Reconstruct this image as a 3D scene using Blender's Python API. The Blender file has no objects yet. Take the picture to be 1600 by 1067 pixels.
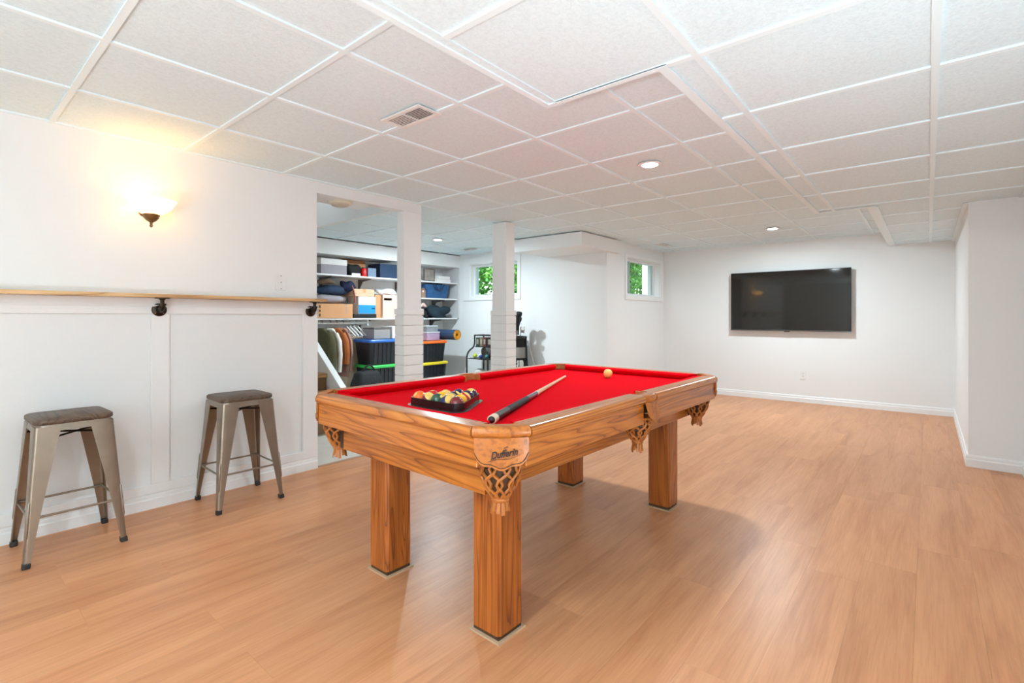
import bpy, bmesh, math, random
from mathutils import Vector, Matrix

random.seed(7)
SC = bpy.context.scene
COL = SC.collection
PI = math.pi

# ---------------------------------------------------------------- camera, world, exposure
cam_d = bpy.data.cameras.new('camera')
cam = bpy.data.objects.new('camera', cam_d)
COL.objects.link(cam)
cam.location = (0, 0, 1.1316)
cam.rotation_euler = (PI / 2, 0, math.radians(39.987))
cam_d.sensor_width = 36.0
cam_d.lens = 36.0 * 775.1 / 1600
cam_d.shift_y = -37.6 / 1600
cam_d.clip_start = 0.02
SC.camera = cam

world = bpy.data.worlds.new('sky')
SC.world = world
world.use_nodes = True
wn = world.node_tree.nodes
wl = world.node_tree.links
bg = wn['Background']
sky = wn.new('ShaderNodeTexSky')
sky.sky_type = 'NISHITA'
sky.sun_elevation = math.radians(48)
sky.sun_rotation = math.radians(200)
sky.sun_disc = False
wl.new(sky.outputs[0], bg.inputs[0])
bg.inputs[1].default_value = 1.0

sun_d = bpy.data.lights.new('sun', 'SUN')
sun_d.energy = 4.0
sun_d.angle = math.radians(1.5)
sun_d.color = (1.0, 0.95, 0.86)
sun_o = bpy.data.objects.new('sun', sun_d)
COL.objects.link(sun_o)
sun_o.rotation_euler = Vector((-0.35, 0.45, -1.0)).to_track_quat('-Z', 'Y').to_euler()
sun_o.location = (0, 0, 8)

vs = SC.view_settings
vs.view_transform = 'Standard'
vs.look = 'None'
vs.exposure = 0.3
vs.gamma = 1.0
vs.use_curve_mapping = False
SC.cycles.max_bounces = 8
SC.cycles.diffuse_bounces = 5
SC.cycles.sample_clamp_indirect = 6.0

DOWNLIGHT_W = 19.0
SCONCE_W = 0.25
FILL_W = 116.0
LAMP = (0.78, 0.93, 1.0)

# ---------------------------------------------------------------- materials
MATS = {}


def new_mat(name):
    m = bpy.data.materials.new(name)
    m.use_nodes = True
    nt = m.node_tree
    return m, nt, nt.nodes, nt.links, nt.nodes['Principled BSDF']


def srgb(r, g, b):
    f = lambda c: (c / 255) / 12.92 if c / 255 <= 0.04045 else ((c / 255 + 0.055) / 1.055) ** 2.4
    return (f(r), f(g), f(b), 1.0)


def plain(name, col, rough=0.5, metal=0.0, bump=0.0, bscale=60.0, var=0.0, coat=0.0, spec=0.5, vscale=8.0, sheen=0.0, trans=0.0):
    """one colour with a little procedural mottling and relief"""
    if name in MATS:
        return MATS[name]
    m, nt, N, L, P = new_mat(name)
    P.inputs['Base Color'].default_value = col
    P.inputs['Roughness'].default_value = rough
    P.inputs['Metallic'].default_value = metal
    P.inputs['Specular IOR Level'].default_value = spec
    P.inputs['Coat Weight'].default_value = coat
    P.inputs['Sheen Weight'].default_value = sheen
    P.inputs['Transmission Weight'].default_value = trans
    tc = N.new('ShaderNodeTexCoord')
    if var > 0:
        n = N.new('ShaderNodeTexNoise')
        n.inputs['Scale'].default_value = vscale
        n.inputs['Detail'].default_value = 4
        L.new(tc.outputs['Object'], n.inputs['Vector'])
        mx = N.new('ShaderNodeMix')
        mx.data_type = 'RGBA'
        mx.inputs[6].default_value = tuple(c * (1 - var) for c in col[:3]) + (1,)
        mx.inputs[7].default_value = tuple(min(1, c * (1 + var)) for c in col[:3]) + (1,)
        L.new(n.outputs[0], mx.inputs[0])
        L.new(mx.outputs[2], P.inputs['Base Color'])
    if bump > 0:
        n2 = N.new('ShaderNodeTexNoise')
        n2.inputs['Scale'].default_value = bscale
        n2.inputs['Detail'].default_value = 3
        L.new(tc.outputs['Object'], n2.inputs['Vector'])
        b = N.new('ShaderNodeBump')
        b.inputs['Strength'].default_value = bump
        b.inputs['Distance'].default_value = 0.01
        L.new(n2.outputs[0], b.inputs['Height'])
        L.new(b.outputs[0], P.inputs['Normal'])
    MATS[name] = m
    return m


def oak(name, axis, light, mid, dark, rough=0.28, coat=0.35, rings=9.0, cross=5.5, along=0.55):
    """golden oak: contour lines of a stretched noise make cathedral grain, fine streaks make pores"""
    m, nt, N, L, P = new_mat(name)
    tc = N.new('ShaderNodeTexCoord')
    oi = N.new('ShaderNodeObjectInfo')
    add = N.new('ShaderNodeVectorMath')
    add.operation = 'MULTIPLY_ADD'
    add.inputs[1].default_value = (1, 1, 1)
    L.new(tc.outputs['Object'], add.inputs[0])
    sc = N.new('ShaderNodeVectorMath')
    sc.operation = 'SCALE'
    sc.inputs['Scale'].default_value = 7.3
    comb = N.new('ShaderNodeCombineXYZ')
    for i in range(3):
        L.new(oi.outputs['Random'], comb.inputs[i])
    L.new(comb.outputs[0], sc.inputs[0])
    L.new(sc.outputs[0], add.inputs[2])
    mp = N.new('ShaderNodeMapping')
    s = [cross] * 3
    s[axis] = along
    mp.inputs['Scale'].default_value = s
    L.new(add.outputs[0], mp.inputs['Vector'])
    n = N.new('ShaderNodeTexNoise')
    n.inputs['Scale'].default_value = 1.0
    n.inputs['Detail'].default_value = 1.5
    n.inputs['Distortion'].default_value = 0.25
    L.new(mp.outputs[0], n.inputs['Vector'])
    mul = N.new('ShaderNodeMath')
    mul.operation = 'MULTIPLY'
    mul.inputs[1].default_value = rings
    L.new(n.outputs[0], mul.inputs[0])
    fr = N.new('ShaderNodeMath')
    fr.operation = 'FRACT'
    L.new(mul.outputs[0], fr.inputs[0])
    cr = N.new('ShaderNodeValToRGB')
    e = cr.color_ramp.elements
    e[0].position, e[0].color = 0.0, dark
    e[1].position, e[1].color = 1.0, mid
    x = cr.color_ramp.elements.new(0.17)
    x.color = mid
    x = cr.color_ramp.elements.new(0.6)
    x.color = light
    L.new(fr.outputs[0], cr.inputs[0])
    mp2 = N.new('ShaderNodeMapping')
    s2 = [95.0] * 3
    s2[axis] = 3.0
    mp2.inputs['Scale'].default_value = s2
    L.new(add.outputs[0], mp2.inputs['Vector'])
    n2 = N.new('ShaderNodeTexNoise')
    n2.inputs['Scale'].default_value = 1.0
    n2.inputs['Detail'].default_value = 2
    L.new(mp2.outputs[0], n2.inputs['Vector'])
    cr2 = N.new('ShaderNodeValToRGB')
    cr2.color_ramp.elements[0].position = 0.34
    cr2.color_ramp.elements[0].color = (0.62, 0.55, 0.5, 1)
    cr2.color_ramp.elements[1].position = 0.52
    cr2.color_ramp.elements[1].color = (1, 1, 1, 1)
    L.new(n2.outputs[0], cr2.inputs[0])
    mx = N.new('ShaderNodeMix')
    mx.data_type = 'RGBA'
    mx.blend_type = 'MULTIPLY'
    mx.inputs[0].default_value = 0.8
    L.new(cr.outputs[0], mx.inputs[6])
    L.new(cr2.outputs[0], mx.inputs[7])
    L.new(mx.outputs[2], P.inputs['Base Color'])
    P.inputs['Roughness'].default_value = rough
    P.inputs['Coat Weight'].default_value = coat
    P.inputs['Coat Roughness'].default_value = 0.18
    b = N.new('ShaderNodeBump')
    b.inputs['Strength'].default_value = 0.12
    b.inputs['Distance'].default_value = 0.002
    L.new(n2.outputs[0], b.inputs['Height'])
    L.new(b.outputs[0], P.inputs['Normal'])
    MATS[name] = m
    return m


def laminate():
    """floor planks: each plank its own shade (Object Info), grain runs along Y"""
    m, nt, N, L, P = new_mat('laminate_plank')
    tc = N.new('ShaderNodeTexCoord')
    oi = N.new('ShaderNodeObjectInfo')
    mp = N.new('ShaderNodeMapping')
    mp.inputs['Scale'].default_value = (11.0, 1.1, 1.0)
    comb = N.new('ShaderNodeCombineXYZ')
    mul = N.new('ShaderNodeMath')
    mul.operation = 'MULTIPLY'
    mul.inputs[1].default_value = 37.0
    L.new(oi.outputs['Random'], mul.inputs[0])
    L.new(mul.outputs[0], comb.inputs[1])
    L.new(mul.outputs[0], comb.inputs[2])
    L.new(tc.outputs['Object'], mp.inputs['Vector'])
    L.new(comb.outputs[0], mp.inputs['Location'])
    n = N.new('ShaderNodeTexNoise')
    n.inputs['Scale'].default_value = 1.0
    n.inputs['Detail'].default_value = 5
    n.inputs['Roughness'].default_value = 0.6
    n.inputs['Distortion'].default_value = 0.6
    L.new(mp.outputs[0], n.inputs['Vector'])
    cr = N.new('ShaderNodeValToRGB')
    e = cr.color_ramp.elements
    e[0].position, e[0].color = 0.22, srgb(186, 122, 80)
    e[1].position, e[1].color = 0.78, srgb(219, 158, 114)
    x = e.new(0.5)
    x.color = srgb(208, 146, 103)
    L.new(n.outputs[0], cr.inputs[0])
    mp2 = N.new('ShaderNodeMapping')
    mp2.inputs['Scale'].default_value = (150.0, 5.0, 1.0)
    L.new(tc.outputs['Object'], mp2.inputs['Vector'])
    L.new(comb.outputs[0], mp2.inputs['Location'])
    n2 = N.new('ShaderNodeTexNoise')
    n2.inputs['Scale'].default_value = 1.0
    n2.inputs['Detail'].default_value = 3
    L.new(mp2.outputs[0], n2.inputs['Vector'])
    cr2 = N.new('ShaderNodeValToRGB')
    cr2.color_ramp.elements[0].position = 0.3
    cr2.color_ramp.elements[0].color = (0.9, 0.88, 0.86, 1)
    cr2.color_ramp.elements[1].position = 0.6
    cr2.color_ramp.elements[1].color = (1.0, 1.0, 1.0, 1)
    L.new(n2.outputs[0], cr2.inputs[0])
    mx = N.new('ShaderNodeMix')
    mx.data_type = 'RGBA'
    mx.blend_type = 'MULTIPLY'
    mx.inputs[0].default_value = 1.0
    L.new(cr.outputs[0], mx.inputs[6])
    L.new(cr2.outputs[0], mx.inputs[7])
    hs = N.new('ShaderNodeHueSaturation')
    mr = N.new('ShaderNodeMapRange')
    mr.inputs[3].default_value = 0.95
    mr.inputs[4].default_value = 1.05
    L.new(oi.outputs['Random'], mr.inputs[0])
    L.new(mr.outputs[0], hs.inputs['Value'])
    L.new(mx.outputs[2], hs.inputs['Color'])
    L.new(hs.outputs[0], P.inputs['Base Color'])
    P.inputs['Roughness'].default_value = 0.36
    P.inputs['Specular IOR Level'].default_value = 0.3
    b = N.new('ShaderNodeBump')
    b.inputs['Strength'].default_value = 0.06
    b.inputs['Distance'].default_value = 0.002
    L.new(n2.outputs[0], b.inputs['Height'])
    L.new(b.outputs[0], P.inputs['Normal'])
    MATS['laminate'] = m
    return m


def tile_mat():
    """ceiling tile: white fissured mineral fibre, wavy embossed relief"""
    m, nt, N, L, P = new_mat('ceiling_tile')
    tc = N.new('ShaderNodeTexCoord')
    mp = N.new('ShaderNodeMapping')
    mp.inputs['Scale'].default_value = (75, 55, 60)
    L.new(tc.outputs['Object'], mp.inputs['Vector'])
    n = N.new('ShaderNodeTexNoise')
    n.inputs['Scale'].default_value = 1.0
    n.inputs['Detail'].default_value = 2
    n.inputs['Distortion'].default_value = 1.2
    L.new(mp.outputs[0], n.inputs['Vector'])
    b = N.new('ShaderNodeBump')
    b.inputs['Strength'].default_value = 0.35
    b.inputs['Distance'].default_value = 0.003
    L.new(n.outputs[0], b.inputs['Height'])
    L.new(b.outputs[0], P.inputs['Normal'])
    cr = N.new('ShaderNodeValToRGB')
    cr.color_ramp.elements[0].position = 0.3
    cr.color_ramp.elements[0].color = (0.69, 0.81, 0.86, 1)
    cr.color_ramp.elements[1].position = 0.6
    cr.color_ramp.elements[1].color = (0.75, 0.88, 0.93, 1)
    L.new(n.outputs[0], cr.inputs[0])
    L.new(cr.outputs[0], P.inputs['Base Color'])
    P.inputs['Roughness'].default_value = 0.85
    MATS['tile'] = m
    return m


def emit(name, col, strength):
    m, nt, N, L, P = new_mat(name)
    P.inputs['Base Color'].default_value = (0.9, 0.9, 0.9, 1)
    P.inputs['Emission Color'].default_value = col
    P.inputs['Emission Strength'].default_value = strength
    MATS[name] = m
    return m


def glass(name, tint=(1, 1, 1, 1), rough=0.0):
    m, nt, N, L, P = new_mat(name)
    out = N['Material Output']
    tr = N.new('ShaderNodeBsdfTransparent')
    tr.inputs[0].default_value = tint
    gl = N.new('ShaderNodeBsdfGlossy')
    gl.inputs['Roughness'].default_value = 0.02
    lw = N.new('ShaderNodeLayerWeight')
    pw = N.new('ShaderNodeMath')
    pw.operation = 'POWER'
    pw.inputs[1].default_value = 4.0
    L.new(lw.outputs['Facing'], pw.inputs[0])
    mr = N.new('ShaderNodeMapRange')
    mr.inputs[3].default_value = 0.04
    mr.inputs[4].default_value = 0.5
    L.new(pw.outputs[0], mr.inputs[0])
    mx = N.new('ShaderNodeMixShader')
    L.new(mr.outputs[0], mx.inputs[0])
    L.new(tr.outputs[0], mx.inputs[1])
    L.new(gl.outputs[0], mx.inputs[2])
    L.new(mx.outputs[0], out.inputs[0])
    MATS[name] = m
    return m


WALL = plain('wall_paint', (0.83, 0.84, 0.84, 1), 0.62, bump=0.05, bscale=220)
TRIMW = plain('white_trim_paint', (0.86, 0.865, 0.865, 1), 0.35, bump=0.02, bscale=80)
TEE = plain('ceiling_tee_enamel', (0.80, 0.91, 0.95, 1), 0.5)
GAPM = plain('shadow_gap', (0.03, 0.025, 0.02, 1), 0.9)
TILE = tile_mat()
LAM = laminate()
SLAB = plain('floor_underlay', srgb(150, 100, 68), 0.8, var=0.1)
STONE = plain('grey_floor_tile', srgb(204, 196, 186), 0.5, var=0.14, vscale=9, bump=0.1, bscale=30)
BLACKP = plain('black_plastic', (0.012, 0.012, 0.013, 1), 0.35, bump=0.02)
WHITEP = plain('white_plastic', (0.82, 0.82, 0.81, 1), 0.35)
DARKM = plain('dark_iron_pipe', (0.035, 0.024, 0.016, 1), 0.38, metal=0.85, var=0.3, vscale=40)


# ---------------------------------------------------------------- mesh helpers
class MB:
    def __init__(s):
        s.v, s.f = [], []

    def add(s, v, f):
        o = len(s.v)
        s.v += [tuple(p) for p in v]
        s.f += [tuple(i + o for i in q) for q in f]
        return s

    def box(s, x0, x1, y0, y1, z0, z1):
        x0, x1 = min(x0, x1), max(x0, x1)
        y0, y1 = min(y0, y1), max(y0, y1)
        z0, z1 = min(z0, z1), max(z0, z1)
        return s.add([(x0, y0, z0), (x1, y0, z0), (x1, y1, z0), (x0, y1, z0), (x0, y0, z1), (x1, y0, z1), (x1, y1, z1), (x0, y1, z1)],
                     [(0, 3, 2, 1), (4, 5, 6, 7), (0, 1, 5, 4), (1, 2, 6, 5), (2, 3, 7, 6), (3, 0, 4, 7)])

    def prism(s, poly, a0, a1, axis=2):
        """extrude a 2D polygon along an axis; poly coords are the other two axes in cyclic order"""
        n = len(poly)
        def P(p, a):
            if axis == 2: return (p[0], p[1], a)
            if axis == 0: return (a, p[0], p[1])
            return (p[1], a, p[0])
        v = [P(p, a0) for p in poly] + [P(p, a1) for p in poly]
        f = [tuple(reversed(range(n))), tuple(range(n, 2 * n))]
        f += [(i, (i + 1) % n, n + (i + 1) % n, n + i) for i in range(n)]
        return s.add(v, f)

    def rings(s, rs, cap=True, closed=False):
        n = len(rs[0])
        v = [p for r in rs for p in r]
        f = []
        m = len(rs)
        for k in range(m if closed else m - 1):
            a, b = k * n, ((k + 1) % m) * n
            f += [(a + i, a + (i + 1) % n, b + (i + 1) % n, b + i) for i in range(n)]
        if cap and not closed:
            f.append(tuple(reversed(range(n))))
            f.append(tuple(range((m - 1) * n, m * n)))
        return s.add(v, f)

    def tube(s, pts, r, n=8, closed=False, cap=True):
        pts = [Vector(p) for p in pts]
        rad = r if isinstance(r, (list, tuple)) else [r] * len(pts)
        rs = []
        m = len(pts)
        up = None
        for i, p in enumerate(pts):
            if closed:
                t = pts[(i + 1) % m] - pts[i - 1]
            else:
                t = pts[min(i + 1, m - 1)] - pts[max(i - 1, 0)]
            t.normalize()
            if up is None:
                up = Vector((0, 0, 1)) if abs(t.z) < 0.9 else Vector((1, 0, 0))
            a = t.cross(up)
            if a.length < 1e-6:
                a = t.cross(Vector((0, 1, 0)))
            a.normalize()
            b = a.cross(t).normalized()
            up = b
            rs.append([p + (a * math.cos(q) + b * math.sin(q)) * rad[i] for q in [2 * PI * j / n for j in range(n)]])
        return s.rings(rs, cap, closed)

    def lathe(s, prof, n=24, c=(0, 0, 0), cap=True, axis=2):
        rs = []
        for r, h in prof:
            ring = []
            for j in range(n):
                q = 2 * PI * j / n
                a, b = max(r, 1e-4) * math.cos(q), max(r, 1e-4) * math.sin(q)
                if axis == 2: ring.append((c[0] + a, c[1] + b, c[2] + h))
                elif axis == 0: ring.append((c[0] + h, c[1] + a, c[2] + b))
                else: ring.append((c[0] + b, c[1] + h, c[2] + a))
            rs.append(ring)
        return s.rings(rs, cap)

    def sphere(s, c, r, n=20, m=12, sc=(1, 1, 1)):
        rs = []
        for i in range(m + 1):
            a = -PI / 2 + PI * i / m
            rr = max(math.cos(a), 1e-3) * r
            rs.append([(c[0] + rr * math.cos(2 * PI * j / n) * sc[0], c[1] + rr * math.sin(2 * PI * j / n) * sc[1], c[2] + math.sin(a) * r * sc[2]) for j in range(n)])
        return s.rings(rs)

    def hexa(s, bot, top):
        """8 points: bottom quad and top quad, both counter-clockwise seen from above"""
        return s.add(list(bot) + list(top), [(3, 2, 1, 0), (4, 5, 6, 7), (0, 1, 5, 4), (1, 2, 6, 5), (2, 3, 7, 6), (3, 0, 4, 7)])

    def xf(s, M):
        s.v = [tuple(M @ Vector(p)) for p in s.v]
        return s

    def mesh(s, name, mat, smooth=None):
        me = bpy.data.meshes.new(name)
        me.from_pydata(s.v, [], s.f)
        me.update()
        bm = bmesh.new()
        bm.from_mesh(me)
        bmesh.ops.recalc_face_normals(bm, faces=bm.faces)
        bm.to_mesh(me)
        bm.free()
        if mat:
            me.materials.append(mat)
        if smooth:
            for p in me.polygons:
                p.use_smooth = True
            me.set_sharp_from_angle(angle=math.radians(smooth))
        return me

    def build(s, name, mat, parent=None, smooth=None, bevel=0, seg=2, loc=None, rot=None):
        return link(name, s.mesh(name, mat, smooth), parent, bevel, seg, loc, rot)


def link(name, me, parent=None, bevel=0, seg=2, loc=None, rot=None):
    o = bpy.data.objects.new(name, me)
    COL.objects.link(o)
    if parent:
        o.parent = parent
    if loc is not None:
        o.location = loc
    if rot is not None:
        o.rotation_euler = rot
    if bevel:
        b = o.modifiers.new('bevel', 'BEVEL')
        b.width = bevel
        b.segments = seg
        b.limit_method = 'ANGLE'
        b.angle_limit = math.radians(40)
    return o


def tag(o, label=None, cat=None, group=None, kind=None):
    if label: o['label'] = label
    if cat: o['category'] = cat
    if group: o['group'] = group
    if kind: o['kind'] = kind
    return o


def thing(name, label, cat, loc=(0, 0, 0), rz=0, group=None):
    o = bpy.data.objects.new(name, None)
    COL.objects.link(o)
    o.empty_display_size = 0.1
    o.location = loc
    o.rotation_euler = (0, 0, rz)
    return tag(o, label, cat, group)


def struct(o, label=None, cat=None):
    o['kind'] = 'structure'
    if label: o['label'] = label
    if cat: o['category'] = cat
    return o


def copy_tree(o, parent=None):
    c = o.copy()
    COL.objects.link(c)
    c.parent = parent
    for ch in list(o.children):
        copy_tree(ch, c)
    return c


def rrect(hx, hy, r, n=5):
    p = []
    for cx, cy, a in ((hx - r, hy - r, 0), (-hx + r, hy - r, 90), (-hx + r, -hy + r, 180), (hx - r, -hy + r, 270)):
        for i in range(n + 1):
            q = math.radians(a + 90 * i / n)
            p.append((cx + r * math.cos(q), cy + r * math.sin(q)))
    return p


def bezier(p0, p1, p2, n=8):
    return [tuple((1 - t) ** 2 * a + 2 * t * (1 - t) * b + t * t * c for a, b, c in zip(p0, p1, p2)) for t in [i / n for i in range(n + 1)]]

# ---------------------------------------------------------------- the room
XL, YF, ZC, ZL = -3.529, 7.56, 2.154, 2.0
XW, YW = -3.207, 5.744          # the outer corner where the two window walls meet
YB = -2.5                       # wall behind the camera
XR1, XR2, YR = 0.235, 0.535, 5.12
XS = -6.35                      # back of the storage niche
G = 0.6096

# floor: a base slab that carries the planks one by one
mb = MB().box(XL - 0.02, XR2 + 0.12, YB - 0.12, YF + 0.12, -0.12, -0.009)
floor = struct(mb.build('floor', SLAB), 'wood look laminate plank floor of the games room', 'floor')
mb = MB().box(XL, XR2, YB, -0.72, -0.009, 0)
mb.build('floor_field', LAM, floor)
PW, PLEN = 0.192, 1.215
full_plank = MB().box(-PW / 2 + 0.0002, PW / 2 - 0.0002, -PLEN / 2 + 0.0002, PLEN / 2 - 0.0002, -0.009, 0).mesh('plank', LAM)
x = -0.998 - 14 * PW
row = 0
while x < XR2:
    x0, x1 = max(x, XL), min(x + PW, XR2)
    if x1 - x0 > 0.01:
        y = -0.72 - random.choice([0.1, 0.35, 0.55, 0.8, 1.0])
        while y < YF:
            y0, y1 = max(y, -0.72), min(y + PLEN, YF)
            if y1 - y0 > 0.02 and not (x0 >= XR1 - 0.001 and y0 > YR):
                if x1 - x0 > PW - 1e-4 and y1 - y0 > PLEN - 1e-4:
                    me = full_plank
                else:
                    hx, hy = (x1 - x0) / 2, (y1 - y0) / 2
                    me = MB().box(-hx + 0.0002, hx - 0.0002, -hy + 0.0002, hy - 0.0002, -0.009, 0).mesh('plank', LAM)
                link('plank', me, floor, loc=((x0 + x1) / 2, (y0 + y1) / 2, 0))
            y += PLEN
    x += PW
    row += 1
mb = MB().box(-7.6, XL - 0.02, 1.7, YW + 0.02, -0.12, -0.001)
struct(mb.build('floor_alcove', STONE), 'grey stone look floor of the storage alcove', 'floor')
mb = MB().box(XL - 0.03, XL + 0.012, 1.935, 5.72, -0.008, 0.003)
struct(mb.build('trim_1', plain('threshold_strip', srgb(176, 132, 100), 0.4)), 'thin wood threshold strip where laminate meets grey alcove floor', 'trim')

# ---- walls
def wall(name, boxes, label, mat=None):
    m = MB()
    for b in boxes:
        m.box(*b)
    return struct(m.build(name, mat or WALL), label, 'wall')

YE = 1.919   # end of the left wall, start of the opening
wall_left = wall('wall_left', [(XL - 0.12, XL, YB - 0.12, YE, 0, 2.3)], 'white wall with wainscot panels behind the bar stools')
header = wall('wall_header', [(XL - 0.28, XL, YE, 2.45, 2.07, 2.3), (XL - 0.1, XL, 2.45, 2.925, 2.07, 2.3)],
              'white header beam over the opening to the storage alcove')
wall('wall_far', [(XW - 0.12, XR1 + 0.4, YF, YF + 0.12, 0, 2.3)], 'white far wall that carries the television')
wall('wall_right', [(XR1, XR1 + 0.12, YR, YF, 0, 2.3), (XR1 + 0.12, XR2, YR, YR + 0.12, 0, 2.3), (XR2, XR2 + 0.12, YB - 0.12, YR + 0.12, 0, 2.3)],
     'white stepped wall at the right edge of the room')
wall('wall_back', [(XL, XR2, YB - 0.12, YB, 0, 2.3)], 'white wall behind the viewer')
# window wall facing the camera (window 1) and the wall with window 2
w1 = (-5.70, -4.705, 1.463, 1.985)
w2 = (6.29, 7.40, 1.44, 1.975)
wall('wall_window', [(XS - 0.1, w1[0], YW, YW + 0.2, 0, 2.3), (w1[1], XW, YW, YW + 0.2, 0, 2.3),
                     (w1[0], w1[1], YW, YW + 0.2, 0, w1[2]), (w1[0], w1[1], YW, YW + 0.2, w1[3], 2.3)],
     'white wall with a basement window behind the square column')
wall('wall_side', [(XW - 0.2, XW, YW + 0.2, w2[0], 0, 2.3), (XW - 0.2, XW, w2[1], YF, 0, 2.3),
                   (XW - 0.2, XW, w2[0], w2[1], 0, w2[2]), (XW - 0.2, XW, w2[0], w2[1], w2[3], 2.3)],
     'white side wall with the small window near the far corner')
# storage alcove
wall('wall_alcove', [(XS - 0.12, XS, 2.9, YW, 0, 2.3)], 'pale wall behind the storage shelves')
wall('wall_bulkhead', [(XS, -5.95, 2.9, YW, 1.955, ZC - 0.006)], 'white bulkhead above the storage shelves')
wall('wall_stair', [(-7.6, XL - 0.12, 1.80, YE - 0.02, 0, 3.0), (-7.7, -7.6, 1.8, 2.95, 0, 3.0), (-7.6, XS, 2.87, 2.95, 0, 3.0),
                    (XS, XL - 0.1, 2.89, 2.93, 2.154, 3.0), (-7.7, XL, 1.8, 2.95, 2.9, 3.0), (XL - 0.14, XL - 0.02, 1.8, 2.93, 2.3, 3.0)],
     'white stairwell walls behind the opening')
# duct box around the outer corner
mb = MB().box(-4.16, -3.13, 5.01, YW, 1.985, ZC - 0.006)
mb.box(XW, -3.13, YW, 6.0, 1.985, ZC - 0.006)
struct(mb.build('ceiling_soffit', WALL), 'white boxed duct under the ceiling at the outer wall corner', 'soffit')

# ---- baseboards
BB = [(0, 0), (0.016, 0), (0.016, 0.055), (0.011, 0.062), (0.011, 0.078), (0.006, 0.088), (0, 0.09)]
def baseboard(name, p0, p1, nrm, label):
    d = Vector((p1[0] - p0[0], p1[1] - p0[1], 0))
    n = Vector((nrm[0], nrm[1], 0))
    m = MB()
    m.rings([[Vector((p[0], p[1], 0)) + n * a + Vector((0, 0, z)) for a, z in BB] for p in (p0, p1)])
    return struct(m.build(name, TRIMW), label, 'baseboard')
baseboard('baseboard_left', (XL, YB), (XL, YE), (1, 0), 'white baseboard along the wainscot wall')
baseboard('baseboard_far', (XW, YF), (XR1, YF), (0, -1), 'white baseboard below the television wall')
baseboard('baseboard_right', (XR1, YR), (XR1, YF), (-1, 0), 'white baseboard along the right wall up to the far corner')
baseboard('baseboard_return', (XR1 - 0.016, YR), (XR2, YR), (0, -1), 'white baseboard on the short wall face at the right edge')
baseboard('baseboard_near', (XR2, YB), (XR2, YR), (-1, 0), 'white baseboard along the wall beside the viewer')
baseboard('baseboard_window', (-5.95, YW), (XW + 0.016, YW), (0, -1), 'white baseboard under the first window')
baseboard('baseboard_side', (XW, YW), (XW, YF), (1, 0), 'white baseboard under the second window')

# ---- wainscot boards on the left wall (parts of the wall)
def wbox(name, y0, y1, z0, z1, t, bev=0.002):
    return MB().box(XL, XL + t, y0, y1, z0, z1).build(name, TRIMW, wall_left, bevel=bev)
wbox('top_rail', YB, YE, 1.153, 1.247, 0.014)
wbox('cap_molding', YB, YE, 1.196, 1.206, 0.022)
for ya, yb in ((-2.06, -1.967), (-1.08, -0.987), (-0.102, -0.009), (0.876, 0.969), (1.804, YE)):
    wbox('batten', ya, yb, 0.145, 1.153, 0.014)
wbox('bottom_rail', YB, YE, 0.088, 0.145, 0.014)

# ---- columns
def column(label, x, y, hx, hy, z_top, bx, by):
    t = thing('support_column', label, 'column', (x, y, 0))
    MB().box(-hx, hx, -hy, hy, 1.2, z_top).build('shaft', TRIMW, t, bevel=0.004)
    MB().box(-bx - 0.004, bx + 0.004, -by - 0.004, by + 0.004, 1.155, 1.208).build('cap_board', TRIMW, t, bevel=0.003)
    z = 0.09
    n = 12
    h = (1.15 - z) / n
    for i in range(n):
        MB().box(-bx, bx, -by, by, z + i * h + 0.002, z + (i + 1) * h - 0.002).build('board', TRIMW, t, bevel=0.002)
    MB().box(-bx + 0.01, bx - 0.01, -by + 0.01, by - 0.01, 0.0, 1.16).build('core', TRIMW, t)
    MB().box(-bx - 0.012, bx + 0.012, -by - 0.012, by + 0.012, 0, 0.085).build('base_board', TRIMW, t, bevel=0.004)
    return t
column('white boxed column with shiplap base at the end of the header beam', -3.58, 2.828, 0.052, 0.096, 2.07, 0.064, 0.11)
column('free standing white square column with shiplap base in front of a window', -3.545, 4.08, 0.1, 0.07, 2.154, 0.112, 0.082)

# ---------------------------------------------------------------- ceiling
mb = MB().box(XL, XR2 + 0.12, YB - 0.12, YW + 0.2, 2.3, 2.36).box(XW - 0.2, XR2 + 0.12, YW + 0.2, YF + 0.12, 2.3, 2.36).box(XS - 0.12, XL, 2.93, YW + 0.2, 2.3, 2.36)
ceiling = struct(mb.build('ceiling', plain('ceiling_deck', (0.1, 0.1, 0.1, 1), 0.9)), 'white suspended tile ceiling with a lower soffit on the right', 'ceiling')
XA = -1.726 - 3 * G      # grid line next to the left wall
XB = -1.1992             # left edge of the low near part
MAIN = [(XA, XB - 0.006, -0.7784, 1.66), (XA, -0.714, 1.66, 4.82), (XA, -0.33, 4.82, YW), (XW, -0.33, YW, YF), (-5.95, XA, 2.93, YW)]
LOW = [(XB + 0.045, XR2, -0.7784, 1.66), (-0.70, XR2, 1.66, 4.80), (-0.325, XR2, 4.80, YR), (-0.325, XR1, YR, YF)]

def inside(rects, x, y):
    return any(a - 1e-6 <= x <= b + 1e-6 and c - 1e-6 <= y <= d + 1e-6 for a, b, c, d in rects)

full_tile = MB().box(-G / 2 + 0.001, G / 2 - 0.001, -G / 2 + 0.001, G / 2 - 0.001, 0, 0.014).mesh('ceiling_tile', TILE)

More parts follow.
